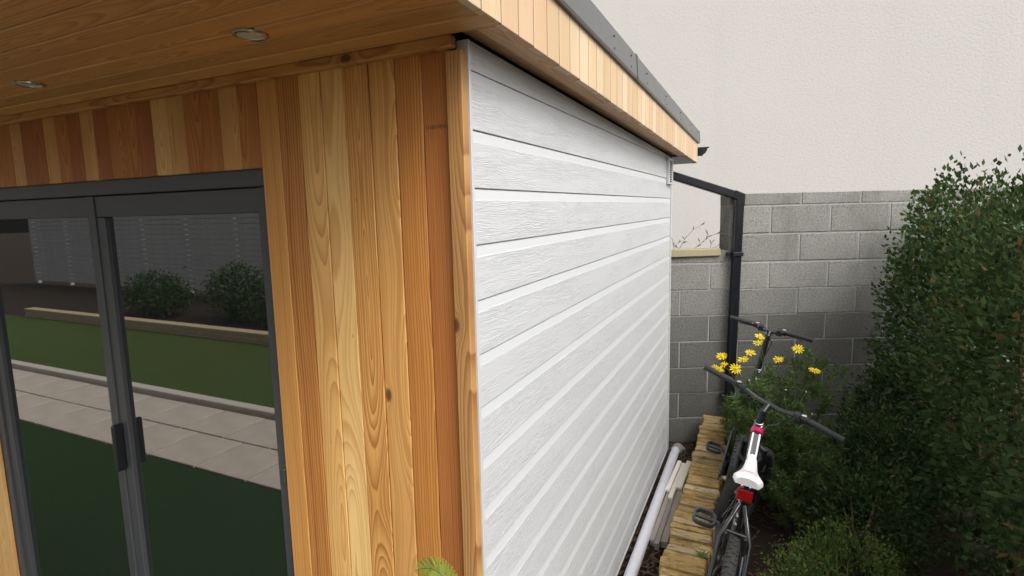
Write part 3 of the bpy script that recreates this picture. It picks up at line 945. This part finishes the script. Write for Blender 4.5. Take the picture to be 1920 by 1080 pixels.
# yellow daisy bush
db = empty("daisy_bush", (.78, 2.95, -.1))
tag(db, "bushy feathery-leaved plant with yellow daisies in front of the drainpipe", "flower bush")
k = 36000
cen = np.array([[.78, 2.80, .42], [.60, 3.05, .26], [1.02, 3.00, .46], [.92, 2.50, .30], [.67, 2.45, .60]]); rad = np.array([[.25, .28, .46], [.16, .22, .34], [.28, .32, .48], [.24, .28, .38], [.13, .17, .27]])
w = rng.integers(0, 5, k); cl = 520
tips_u = rand_unit(cl); tw_ = rng.integers(0, 5, cl)
tips = cen[tw_] + tips_u * rad[tw_] * (rng.uniform(.3, 1.05, cl) ** .6)[:, None]
idx = rng.integers(0, cl, k); tt = rng.random(k)
axis = tips_u[idx] * .5 + np.array([0, 0, .8]); axis /= np.linalg.norm(axis, axis=1)[:, None]
Pn = tips[idx] + axis * (tt * .10 - .05)[:, None] + rng.normal(size=(k, 3)) * .005
Dn = rand_unit(k) + axis * .6; Dn /= np.linalg.norm(Dn, axis=1)[:, None]
ok = Pn[:, 2] > -.09
leaf_mesh("foliage", L_DAISY, db, Pn[ok], Dn[ok], rand_unit(int(ok.sum())), rng.uniform(.022, .055, int(ok.sum())), rng.uniform(.004, .008, int(ok.sum())), rng.random(int(ok.sum())))
mb = MB()
for j in range(0, cl, 4):
    e = Vector(tips[j]); b_ = Vector((.8 + random.uniform(-.1, .1), 2.98 + random.uniform(-.1, .1), -.12))
    mb.tube([b_, b_.lerp(e, .55) + Vector((0, 0, .05)), e], [.006, .004, .002], 5)
mb.build("stems", STEM, db, smooth=True)
CAMP = Vector((.6926, -1.264, 1.9933))
FL = [(.479, 2.189, 1.08, .9), (.44, 2.214, .999, .8), (.493, 2.188, 1.028, .85), (.56, 2.163, 1.019, 1.05), (.597, 2.241, 1.058, .9), (.636, 2.266, 1.098, .75), (.675, 2.292, 1.155, .95), (.683, 2.355, 1.181, 1.0), (.469, 2.238, .985, .55)]
FW = [(.447, 2.710, .942), (.402, 2.739, .848), (.463, 2.709, .882), (.540, 2.680, .871), (.582, 2.770, .916), (.627, 2.799, .962), (.672, 2.830, 1.028), (.682, 2.902, 1.058), (.43, 2.76, .83), (.80, 2.80, .93), (.92, 2.86, 1.0), (1.02, 2.78, .88)]
for i, p in enumerate(FW):
    p = Vector(p)
    tilt = Vector((random.uniform(-.5, .5), random.uniform(-.75, -.2), .9)).normalized()
    if i == 3: tilt = Vector((.05, -.95, .45)).normalized()
    e1 = tilt.orthogonal().normalized(); e2 = tilt.cross(e1)
    stem = MB(); b_ = Vector((.74 + (p.x - .6) * .5, 2.95, .38))
    stem.tube([b_, b_.lerp(p, .5) + Vector((0, 0, .09)), p - tilt * .004], [.0032, .0026, .002], 5)
    fl = MB().tube([p - tilt * .004, p + tilt * .006, p + tilt * .011], [.009, .0125, .005], 10).build("flower", DISC, db, smooth=True)
    stem.build("flower_stem", STEM, fl, smooth=True)
    s = random.uniform(.024, .034)
    npet = random.choice((11, 12, 13)); mb = MB(); tv = []
    for j in range(npet):
        w_ = 2 * math.pi * (j + random.uniform(-.18, .18)) / npet
        d = e1 * math.cos(w_) + e2 * math.sin(w_); sd = tilt.cross(d)
        l = s * random.uniform(.85, 1.12); hw = l * .17; up = tilt * random.uniform(-.1, .28) * l
        b_ = p + d * .009
        mb.add([b_ - sd * hw * .5, b_ + sd * hw * .5, b_ + d * l * .6 + sd * hw + up * .5 + tilt * .002, b_ + d * l + sd * hw * .35 + up, b_ + d * l - sd * hw * .35 + up, b_ + d * l * .6 - sd * hw + up * .5 + tilt * .002], [(0, 1, 2, 5), (5, 2, 3, 4)])
    pe = mb.build("petals", PETAL, fl)
for j in range(14):                                            # buds and seed heads
    p = Vector((random.uniform(.5, 1.05), random.uniform(2.62, 2.95), random.uniform(.55, .88)))
    mb = MB().tube([p, p + Vector((0, 0, .007)), p + Vector((0, 0, .013))], [.003, .007, .003], 8)
    mb.tube([(p.x * .5 + .4, 2.9, p.z - .25), p + Vector((0, 0, .001))], .0018, 5)
    mb.build("bud", plain("bud_pale_green", (.42, .45, .30), .7) if j == 0 else bpy.data.materials["bud_pale_green"], db, smooth=True)

# fern in front of the cedar wall; one frond reaches up into view
def frond(mb_stem, P0, P1, P2, length_n, lw):
    pts = []
    for i in range(length_n + 1):
        t = i / length_n; pts.append(P0 * (1 - t) ** 2 + P1 * 2 * t * (1 - t) + P2 * t * t)
    mb_stem.tube(pts, [.0035 * (1 - .8 * i / length_n) for i in range(length_n + 1)], 5)
    Ps, Ds, Ns, Ls, Wd = [], [], [], [], []
    for i in range(int(length_n * .18), length_n):
        t = i / length_n; d = (pts[i + 1] - pts[i]).normalized(); n_ = d.cross(Vector((.3, -1, .1))).cross(d).normalized() * -1
        s_ = d.cross(n_).normalized()
        l = lw * math.sin(math.pi * min(1, .12 + .9 * (1 - t) ** .8) * .72) * (1 if t < .9 else .8)
        for q in (-1, 1):
            dd = (s_ * q * .85 + d * .6 + n_ * random.uniform(-.1, .05)).normalized()
            m_ = 7
            for a in range(m_):                                # pinnules along each pinna
                f = a / m_
                pp_ = pts[i] + dd * l * f
                for q2 in (-1, 1):
                    d2 = (d * q2 + dd * .55).normalized()
                    Ps.append(pp_); Ds.append(d2); Ns.append(n_); Ls.append(l * .26 * (1 - f * .75)); Wd.append(l * .12)
            Ps.append(pts[i]); Ds.append(dd); Ns.append(n_); Ls.append(l); Wd.append(l * .13)
    return [np.array([tuple(v) for v in a]) for a in (Ps, Ds, Ns)] + [np.array(Ls), np.array(Wd)]
fr_ = empty("fern", (.10, -.26, -.1))
tag(fr_, "light green fern frond arching up in front of the cedar planks", "fern")
fb = Vector((.10, -.27, -.1))
fronds = [((.12, -.29, 1.20), (.095, -.30, 1.238), (-.018, -.30, 1.163))]
tips_ = []
st = MB(); acc = []
v = Vector
acc.append(frond(st, v((.085, -.285, 1.02)), v((.088, -.30, 1.236)), v((-.022, -.30, 1.160)), 30, .040))
st.tube([fb, v((.07, -.27, .5)), v((.085, -.285, 1.02))], [.007, .005, .0036], 6)
for a_, h_, r_ in ((2.6, .85, .28), (3.4, .8, .3), (4.3, .75, .32), (5.4, .8, .28), (.4, .7, .22)):
    e = fb + v((math.cos(a_) * r_, -abs(math.sin(a_)) * r_ * .8 + .02, h_)); mid = fb + v((math.cos(a_) * r_ * .25, -.03, h_ * .95))
    acc.append(frond(st, fb, mid, e, 34, .085))
st.build("stalks", STEM, fr_, smooth=True)
A_ = [np.concatenate([q[i] for q in acc]) for i in range(5)]
leaf_mesh("fronds", L_FERN, fr_, A_[0], A_[1], A_[2], A_[3], A_[4], rng.random(len(A_[0])))

# thin twiggy weeds behind the low block wall
wd_ = empty("weed", (.1, 3.82, 1.2)); tag(wd_, "thin sprawling weed with a few narrow leaves above the timber strip", "weed")
mb = MB(); Ps, Ds, Ls = [], [], []
TW = [[(.02, 3.80, 1.3), (.0, 3.79, 1.60), (.05, 3.80, 1.70), (.12, 3.82, 1.78), (.20, 3.86, 1.826)],
      [(.10, 3.82, 1.3), (.12, 3.825, 1.60), (.19, 3.85, 1.665), (.24, 3.87, 1.715), (.33, 3.92, 1.742), (.37, 3.94, 1.757)],
      [(-.05, 3.76, 1.3), (-.035, 3.75, 1.6), (-.05, 3.74, 1.69)], [(.22, 3.87, 1.3), (.25, 3.88, 1.6), (.27, 3.89, 1.665)], [(.30, 3.91, 1.4), (.30, 3.91, 1.62), (.345, 3.93, 1.655)], [(-.02, 3.77, 1.4), (.0, 3.77, 1.6), (-.022, 3.76, 1.64), (.005, 3.77, 1.672)]]
for tpts in TW:
    mb.tube(tpts, [.0028 * (1 - .7 * i / len(tpts)) for i in range(len(tpts))], 5)
    for i in range(2, len(tpts)):
        a, b_ = Vector(tpts[i - 1]), Vector(tpts[i])
        for q in range(2):
            Ps.append(tuple(a.lerp(b_, random.uniform(.3, 1)))); d = ((b_ - a).normalized() + Vector((random.uniform(-1, 1), 0, random.uniform(-.5, 1)))).normalized(); Ds.append(tuple(d)); Ls.append(random.uniform(.03, .06))
for (p, d, l) in (((.238, 3.87, 1.718), (-.35, 0, .9), .07), ((.238, 3.87, 1.715), (-.5, 0, -.75), .05), ((.30, 3.90, 1.735), (.85, .3, .3), .075), ((.17, 3.84, 1.66), (-.3, 0, .9), .05), ((.02, 3.79, 1.655), (.9, .3, .35), .06)):
    Ps.append(p); Ds.append(d); Ls.append(l)
mb.build("stems", TWIG, wd_, smooth=True)
n = len(Ps)
leaf_mesh("leaves", L_WEED, wd_, np.array(Ps), np.array(Ds), np.tile(np.array([[.4, -.9, .1]]), (n, 1)) + rng.normal(size=(n, 3)) * .3, np.array(Ls), np.array(Ls) * .2, rng.random(n))
# small weed on the edging stones
w2 = empty("seedling", (.44, 1.56, .17)); tag(w2, "small green seedling growing between the edging stones", "weed")
n = 9
an = np.linspace(0, 5.5, n)
leaf_mesh("leaves", L_BOX, w2, np.tile(np.array([[.452, 1.535, .172]]), (n, 1)), np.stack([np.cos(an) * .9, np.sin(an) * .9, np.full(n, .55)], 1), np.tile(np.array([[0, 0, 1.]]), (n, 1)), rng.uniform(.03, .065, n), np.full(n, .012), rng.random(n))
mb = MB().tube([(.452, 1.535, .12), (.452, 1.535, .176)], .003, 6); mb.build("stem", STEM, w2)

# ------------------------------------------------------------------ bicycles
RUB = plain("tyre_rubber", (.035, .034, .033), .85, var=.45, scale=30, bump=.3)
PAINT = plain("black_frame_paint", (.016, .017, .019), .22, var=.2, scale=15, Coat_Weight=.6, Coat_Roughness=.08)
PAINT2 = plain("charcoal_frame_paint", (.03, .032, .036), .3, var=.2, scale=15, Coat_Weight=.5)
GRIP = plain("grip_rubber", (.022, .022, .024), .75, bump=.4, scale=120)
ALU = plain("alloy", (.42, .42, .42), .35, .9, var=.2)
GREYP = plain("pedal_resin", (.05, .052, .058), .45, var=.25, scale=25)
SADW = plain("white_saddle_vinyl", (.74, .72, .73), .38, var=.05)
CRIM = plain("crimson_paint", (.42, .02, .09), .3)
REDR = plain("red_reflector", (.35, .004, .006), .12, Transmission_Weight=.2)
WDEC = plain("white_decal", (.8, .79, .79), .35)
DEC = plain("grey_decal", (.12, .12, .125), .4)


def bicycle(name, M, label, steer, crank_a, paint, saddle_m, sc=1.0, bar_up=0., detail=True, bar_half=.34, crimson=True):
    root = empty(name, mat=M); tag(root, label, "bicycle")
    B = lambda mb, nm, mat, par=root, sm=35: mb.build(nm, mat, par, smooth=sm, local=M)
    V = Vector
    rh, bb, st_t, ht, hb, fh = V((0, 0, .33)), V((0, .43, .30)), V((0, .275, .76)), V((0, .865, .885)), V((0, .91, .775)), V((0, 1.09, .33))
    fr = MB()
    fr.tube([bb, st_t], .0165, 14); fr.tube([hb + (ht - hb) * -.05, ht], .024, 16)
    fr.tube([V((0, .30, .705)), V((0, .60, .78)), V((0, .845, .845))], [.020, .022, .024], 16, sx=1.25); fr.tube([bb, V((0, .68, .57)), hb + V((0, -.008, .012))], [.022, .024, .026], 16)
    fr.tube([bb + V((-.036, 0, 0)), bb + V((.036, 0, 0))], .025, 16)
    for s in (-1, 1):
        fr.tube([st_t + V((s * .012, -.005, -.05)), V((s * .036, .195, .665)), V((s * .062, .15, .60)), V((s * .066, .085, .48)), V((s * .070, .02, .365)), rh + V((s * .072, 0, 0))], [.0095, .010, .010, .0095, .009, .009], 12)
        fr.tube([bb + V((s * .022, -.02, 0)), V((s * .052, .28, .315)), rh + V((s * .070, 0, 0))], [.013, .012, .010], 12)
        fr.cbox(s * .072 - .004, s * .072 + .004, -.025, .02, .31, .36, .002)
    fr.tube([V((-.055, .168, .622)), V((.055, .168, .622))], .0085, 10)
    frame = B(fr, "frame", paint)
    if crimson:
        # painted panel on the top tube: white outline, grey middle, crimson band at the head
        def strip(off, hw, y0, y1, mat, nm):
            q = []
            N = 8
            for i in range(N + 1):
                y = y0 + (y1 - y0) * i / N; f = (y - .30) / .545
                zc = .705 + .14 * f + .02 + .004 * f * 1.0 + (.0058 if True else 0) + (.0085 * math.sin(math.pi * min(1, max(0, f))))
                for s_ in (-1, 1):
                    xx = off + s_ * hw
                    q.append((xx, y, zc - abs(xx) * .30))
            return B(MB().add(q, [(2 * i, 2 * i + 1, 2 * i + 3, 2 * i + 2) for i in range(N)]), nm, mat, frame, 60)
        strip(-.0165, .0045, .38, .80, WDEC, "decal"); strip(.0165, .0045, .38, .80, WDEC, "decal"); strip(0, .011, .40, .79, DEC, "decal")
        B(MB().tube([V((0, .815, .846)), V((0, .84, .853)), V((0, .866, .858))], [.0275, .029, .029], 16, sx=1.1), "crimson_band", CRIM, frame)
        for j, (zz, ln) in enumerate(((.70, .035), (.63, .028), (.575, .018))):
            t_ = (zz - .30) / .46; yy = .43 - .155 * t_
            B(MB().cbox(-.0185, -.0165, yy - .016, yy + .004, zz, zz + ln, .0006), "decal", WDEC, frame)
            B(MB().cbox(-.0145, -.0045, yy - .0195, yy - .016, zz, zz + ln * .9, .0006), "decal", WDEC, frame)
    # saddle
    sp = MB().tube([st_t + V((0, .003, -.03)), V((0, .235, .885))], .0135, 12); B(sp, "seat_post", BLACK)
    B(MB().tube([st_t + V((0, .004, -.012)), st_t + V((0, -.003, .012))], .0205, 14), "seat_clamp", ALU)
    sd = MB(); N = 16; K = 13; vs, fs = [], []
    for i in range(N + 1):
        f = i / N; y = .135 + .25 * f
        hw = .066 * (1 - max(0, (f - .10)) ** .55 * .72) if f > .10 else .050 + .016 * (f / .10) ** .6
        hw = max(hw, .019) * (1 if f < .96 else .8)
        zc = .913 + .012 * math.cos(f * 5.2) - (.012 if i == 0 else 0)
        for j in range(K):
            a_ = math.pi * (j / (K - 1)); xx = -math.cos(a_) * hw
            gro = -.004 * math.exp(-(xx / .012) ** 2) if .1 < f < .9 else 0
            vs.append((xx, y + (abs(xx) * -.10 if f < .2 else 0), zc + math.sin(a_) ** .55 * .030 - .030 + gro))
        for j in range(K):                               # underside
            xx = math.cos(math.pi * j / (K - 1)) * hw * .92
            vs.append((xx, y, zc - .036))
    W_ = 2 * K
    for i in range(N):
        for j in range(W_):
            fs.append((i * W_ + j, i * W_ + (j + 1) % W_, (i + 1) * W_ + (j + 1) % W_, (i + 1) * W_ + j))
    fs += [tuple(range(W_ - 1, -1, -1)), tuple(N * W_ + j for j in range(W_))]
    saddle = B(sd.add(vs, fs), "saddle", saddle_m, root, 50)
    rl = MB()
    for s in (-1, 1): rl.tube([V((s * .04, .15, .878)), V((s * .024, .16, .868)), V((s * .022, .28, .868)), V((s * .012, .34, .885))], .0036, 8)
    B(rl, "saddle_rails", BLACK, saddle)
    if crimson:
        B(MB().ring((0, .180, .9165), (.0, .12, 1), .026, .0014, 20, 6, 0, 6.2831), "saddle_trim", plain("saddle_pink", (.55, .22, .30), .5), saddle)
        B(MB().cbox(-.033, .033, .150, .168, .795, .848, .004), "reflector", REDR)
        B(MB().cbox(-.010, .010, .1685, .235, .815, .830, .002), "reflector_bracket", BLACK)
    # wheels
    def wheel(c, steer_m, nm, rear):
        T = lambda p: steer_m @ (V(p) - c) + c if steer_m else V(p)
        ax = (steer_m @ V((1, 0, 0))) if steer_m else V((1, 0, 0))
        w = B(MB().ring(c, ax, .298, .026, 56, 12), nm, RUB)
        mb = MB()
        for i in range(76):
            a_ = 2 * math.pi * i / 76
            for r_, xo, ln_, ww in ((.3235, -.010 if i % 2 else .004, .011, .014), (.318, .016, .010, .009), (.318, -.018, .010, .009)):
                d = V((0, math.cos(a_), math.sin(a_))); tg = V((0, -math.sin(a_), math.cos(a_)))
                q = [c + d * (r_ - .006 + h * .010) + tg * (u * ln_ / 2) + V((xo + s_ * ww / 2, 0, 0)) for h in (0, 1) for u in (-1, 1) for s_ in (-1, 1)]
                if steer_m: q = [T(p) for p in q]
                mb.add(q, [(0, 2, 3, 1), (4, 5, 7, 6), (0, 1, 5, 4), (2, 6, 7, 3), (0, 4, 6, 2), (1, 3, 7, 5)])
        B(mb, "tread", RUB, w, 0)
        mb = MB()
        for s in (-1, 1): mb.ring(c + ax * s * .009, ax, .270, .008, 48, 8)
        B(mb, "rim", BLACK, w)
        B(MB().tube([c - ax * .05, c - ax * .03, c + ax * .03, c + ax * .05], [.010, .02, .02, .010], 14), "hub", ALU, w)
        mb = MB()
        for i in range(28):
            a_ = 2 * math.pi * i / 28; s = 1 if i % 2 else -1
            d = V((0, math.cos(a_), math.sin(a_))); d2 = V((0, math.cos(a_ + (.9 if i % 4 < 2 else -.9)), math.sin(a_ + (.9 if i % 4 < 2 else -.9))))
            if steer_m: d, d2 = steer_m @ d, steer_m @ d2
            mb.tube([c + d2 * .019 + ax * s * .026, c + d * .268], .0011, 4, cap=False)
        B(mb, "spokes", ALU, w)
        return w
    wheel(rh, None, "rear_wheel", True)
    axis = (ht - hb).normalized()
    Sm = Matrix.Rotation(-steer, 3, axis)
    piv = ht
    S = lambda p: Sm @ (V(p) - piv) + piv
    fhs = S(fh)
    wheel(fhs, Sm, "front_wheel", False)
    fk = MB()
    fk.tube([S(p) for p in ((-.062, .93, .735), (0, .925, .75), (.062, .93, .735))], [.016, .02, .016], 12)
    for s in (-1, 1):
        fk.tube([S((s * .062, .925, .75)), S((s * .062, .985, .60))], .0155, 12); fk.tube([S((s * .062, .985, .60)), S((s * .060, 1.075, .345))], .020, 12)
    fk.ring(S((0, .935, .68)), Sm @ V((0, .5, -.2)), .06, .008, 20, 8)
    B(fk, "fork", BLACK)
    # stem, bars
    sx = MB(); sx.tube([S(ht + V((0, .0, -.005))), S((0, .852, .945 + bar_up))], .0195, 14); sx.tube([S((0, .852, .93 + bar_up)), S((0, .895, .968 + bar_up))], .017, 12)
    stem = B(sx, "stem", BLACK)
    for zz in (.0, .02): B(MB().ring(S(ht + axis * zz), axis, .021, .0035, 20, 8), "headset_ring", ALU, stem)
    h = bar_half
    zb = .970 + bar_up
    bpts = [(-h, .865, zb + .032), (-.16, .888, zb + .026), (-.07, .898, zb + .002), (0, .90, zb), (.07, .898, zb + .002), (.16, .888, zb + .026), (h, .865, zb + .032)]
    bar = B(MB().tube([S(p) for p in bpts], .0125, 12), "handlebar", PAINT)
    for s in (-1, 1):
        g0, g1 = V((s * (h + .004), .8645, zb + .0322)), V((s * (h - .165), .8830, zb + .0280))
        B(MB().tube([S(g0), S(g0.lerp(g1, .03)), S(g0.lerp(g1, .5)), S(g0.lerp(g1, .96)), S(g1)], [.0155, .0175, .0165, .017, .0185], 14), "grip", GRIP, bar)
        c_ = g1 + V((-s * .022, .003, -.001))
        lv = MB(); lv.tube([S(c_ + V((s * .012, 0, 0))), S(c_ - V((s * .018, 0, 0)))], .0195, 12); lv.tube([S(c_), S(c_ + V((-s * .01, .028, -.018)))], .012, 10)
        lv.tube([S(c_ + V((-s * .01, .028, -.018))), S(c_ + V((s * .05, .055, -.03))), S(c_ + V((s * .12, .045, -.032)))], [.0075, .0055, .0055], 8)
        B(lv, "brake_lever", BLACK, bar)
        c2 = c_ + V((-s * .045, .002, -.004))
        sh = MB(); sh.tube([S(c2 + V((s * .014, 0, 0))), S(c2 - V((s * .016, 0, 0)))], .022, 12); sh.cbox(-.02, .02, -.018, .022, -.035, -.008, .005, Matrix.Translation(S(c2)))
        B(sh, "shifter", BLACK, bar)
        B(MB().cbox(-.013, .013, -.012, .012, .0, .010, .003, Matrix.Translation(S(c2 + V((s * .03, -.004, .016))))), "shifter_cap", ALU, bar)
        B(MB().tube([S(c2), S(c2 + V((-s * .03, .11, -.03))), S(c2 + V((-s * .10, .13, -.14))), S((0.012 * s, .97, .86)), V((.012 * s, .88, .80))], .0034, 8), "brake_cable", BLACK, bar)
    # cranks
    for s in (-1, 1):
        a_ = crank_a + (math.pi if s > 0 else 0)
        d = V((0, math.cos(a_), math.sin(a_)))
        pe = bb + d * .172
        cr_ = MB().tube([bb + V((s * .045, 0, 0)), bb + V((s * .062, 0, 0))], .02, 14)
        cr_.tube([bb + V((s * .062, 0, 0)), pe + V((s * .088, 0, 0))], [.0165, .0115], 12, sx=.62)
        crank = B(cr_, "crank", GREYP)
        pc = pe + V((s * .155, 0, 0))
        Mp = Matrix.Translation(pc) @ Matrix.Rotation(R(14), 4, 'X')
        pd = MB()
        pd.tube([pe + V((s * .084, 0, 0)), pc + V((s * .045, 0, 0))], .0085, 10)
        ol = []
        for k_ in range(24):
            w_ = 2 * math.pi * k_ / 24
            cx_, cy_ = math.cos(w_), math.sin(w_)
            ol.append((math.copysign(abs(cx_) ** .55, cx_) * .056, math.copysign(abs(cy_) ** .6, cy_) * .050))
        n_ = 24
        vs = [Mp @ V((x_ * q_, y_ * q_, z_)) for q_, z_ in ((1, -.012), (1.03, 0), (1, .012), (.80, .012), (.78, -.012)) for x_, y_ in ol]
        fs = [(r_ * n_ + k_, r_ * n_ + (k_ + 1) % n_, ((r_ + 1) % 5) * n_ + (k_ + 1) % n_, ((r_ + 1) % 5) * n_ + k_) for r_ in range(5) for k_ in range(n_)]
        pd.add(vs, fs)
        pd.cbox(-.053, .053, -.009, .009, -.010, .010, .004, Mp)
        for yy in (-.045, .045):
            for xx in (-.03, -.01, .01, .03): pd.cbox(xx - .004, xx + .004, yy - .003, yy + .003, .0115, .0165, .001, Mp)
        B(pd, "pedal", GREYP, crank)
    cg = MB(); cg.ring(bb + V((.048, 0, 0)), (1, 0, 0), .075, .005, 40, 8); cg.ring(bb + V((.056, 0, 0)), (1, 0, 0), .088, .004, 40, 8)
    for k_ in range(5):
        w_ = k_ * 1.2566; cg.tube([bb + V((.05, 0, 0)), bb + V((.05, math.cos(w_) * .084, math.sin(w_) * .084))], .006, 6)
    B(cg, "chainring", BLACK)
    ch = MB(); ch.tube([bb + V((.054, 0, .088)), rh + V((.05, 0, .045))], .004, 6); ch.tube([bb + V((.054, 0, -.088)), rh + V((.05, .01, -.07))], .004, 6)
    for r_, xo in ((.050, .034), (.042, .040), (.034, .046), (.026, .052)): ch.ring(rh + V((xo, 0, 0)), (1, 0, 0), r_, .002, 24, 6)
    B(ch, "chain", ALU)
    fd = MB().cbox(.0 - .014, .018, .352, .372, .545, .60, .003); fd.cbox(-.010, .016, .335, .352, .56, .585, .002)
    B(fd, "front_derailleur", ALU)
    rd = MB().cbox(.045, .060, -.02, .02, .23, .32, .004); rd.ring(rh + V((.052, .01, -.12)), (1, 0, 0), .018, .004, 16, 6)
    B(rd, "rear_derailleur", BLACK)
    for s in (-1, 1): B(MB().cbox(s * .040 - .007, s * .040 + .007, .085, .10, .575, .66, .003), "brake_arm", BLACK)
    return root


def bike_m(x, y, z, heading, lean, sc=1.0):
    return Matrix.Translation((x, y, z)) @ Matrix.Rotation(-heading, 4, 'Z') @ Matrix.Rotation(lean, 4, 'Y') @ Matrix.Scale(sc, 4)

bicycle("bicycle", bike_m(.515, 1.06, -.09, math.atan(.05), math.atan(.155)), "black mountain bike with white saddle and red rear reflector, nearest the viewer", R(22), R(78), PAINT, SADW, bar_half=.385, bar_up=.035)
bicycle("bicycle", bike_m(.480, 2.36, -.09, math.atan(.05), math.atan(.19), .95), "dark bicycle parked ahead among the flowers, only handlebar and pedal clearly showing", R(4), R(148), PAINT2, BLACK, bar_up=.24, crimson=False, bar_half=.30)

# ------------------------------------------------------------------ the garden behind the viewer, seen in the door glass
BRK = plain("buff_brick", (.40, .31, .19), .9, var=.35, scale=22, bump=.5)
bb_ = MB().box(-14, 1, -4.98, -4.82, -.16, .07).build("brick_border", MORTAR)
tag(bb_, "low buff brick border behind the lawn, reflected in the door glass", "border wall")
first = None
for cidx in range(3):
    for i in range(66):
        M = Matrix.Translation((-13.9 + i * .225 + (cidx % 2) * .11, -4.9, -.14 + cidx * .075))
        if first is None: first = MB().cbox(-.107, .107, -.09, .09, 0, .066, .004, jit=.002).build("brick", BRK, bb_, local=M)
        else: dup(first, M, bb_)
fe = empty("slat_fence", (-6, -8.6, -.16)); tag(fe, "tall grey horizontal slat fence at the end of the garden, reflected in the door glass", "fence")
FGREY = plain("weathered_fence", (.42, .42, .41), .8, var=.35, scale=8, bump=.2)
s0 = None
for i in range(20):
    M = Matrix.Translation((-8, -8.6, -.05 + i * .142))
    if s0 is None: s0 = MB().cbox(-14, 14, 0, .022, 0, .132, .003).build("slat", FGREY, fe, local=M)
    else: dup(s0, M, fe)
p0 = None
for i in range(15):
    M = Matrix.Translation((-22 + i * 2, -8.68, -.16))
    if p0 is None: p0 = MB().cbox(-.05, .05, -.05, .05, 0, 2.9, .004).build("post", FGREY, fe, local=M)
    else: dup(p0, M, fe)
for i, (x, y, h, lb) in enumerate(((-7.4, -6.0, .62, "rounded bush to the right of three, reflected in the door glass"), (-9.2, -6.4, .8, "widest bush of three, reflected in the door glass"), (-11.6, -6.2, .6, "bush to the left of three, reflected in the door glass"))):
    shrub("garden_bush", lb, "bush", [((x, y, h * .5), (.7, .55, h * .7)), ((x + .6, y + .1, h * .35), (.5, .45, h * .5))], 5000, .07, .035, L_HEDGE, "bushes behind the lawn", stemr=.02)

scene.cycles.max_bounces = 8
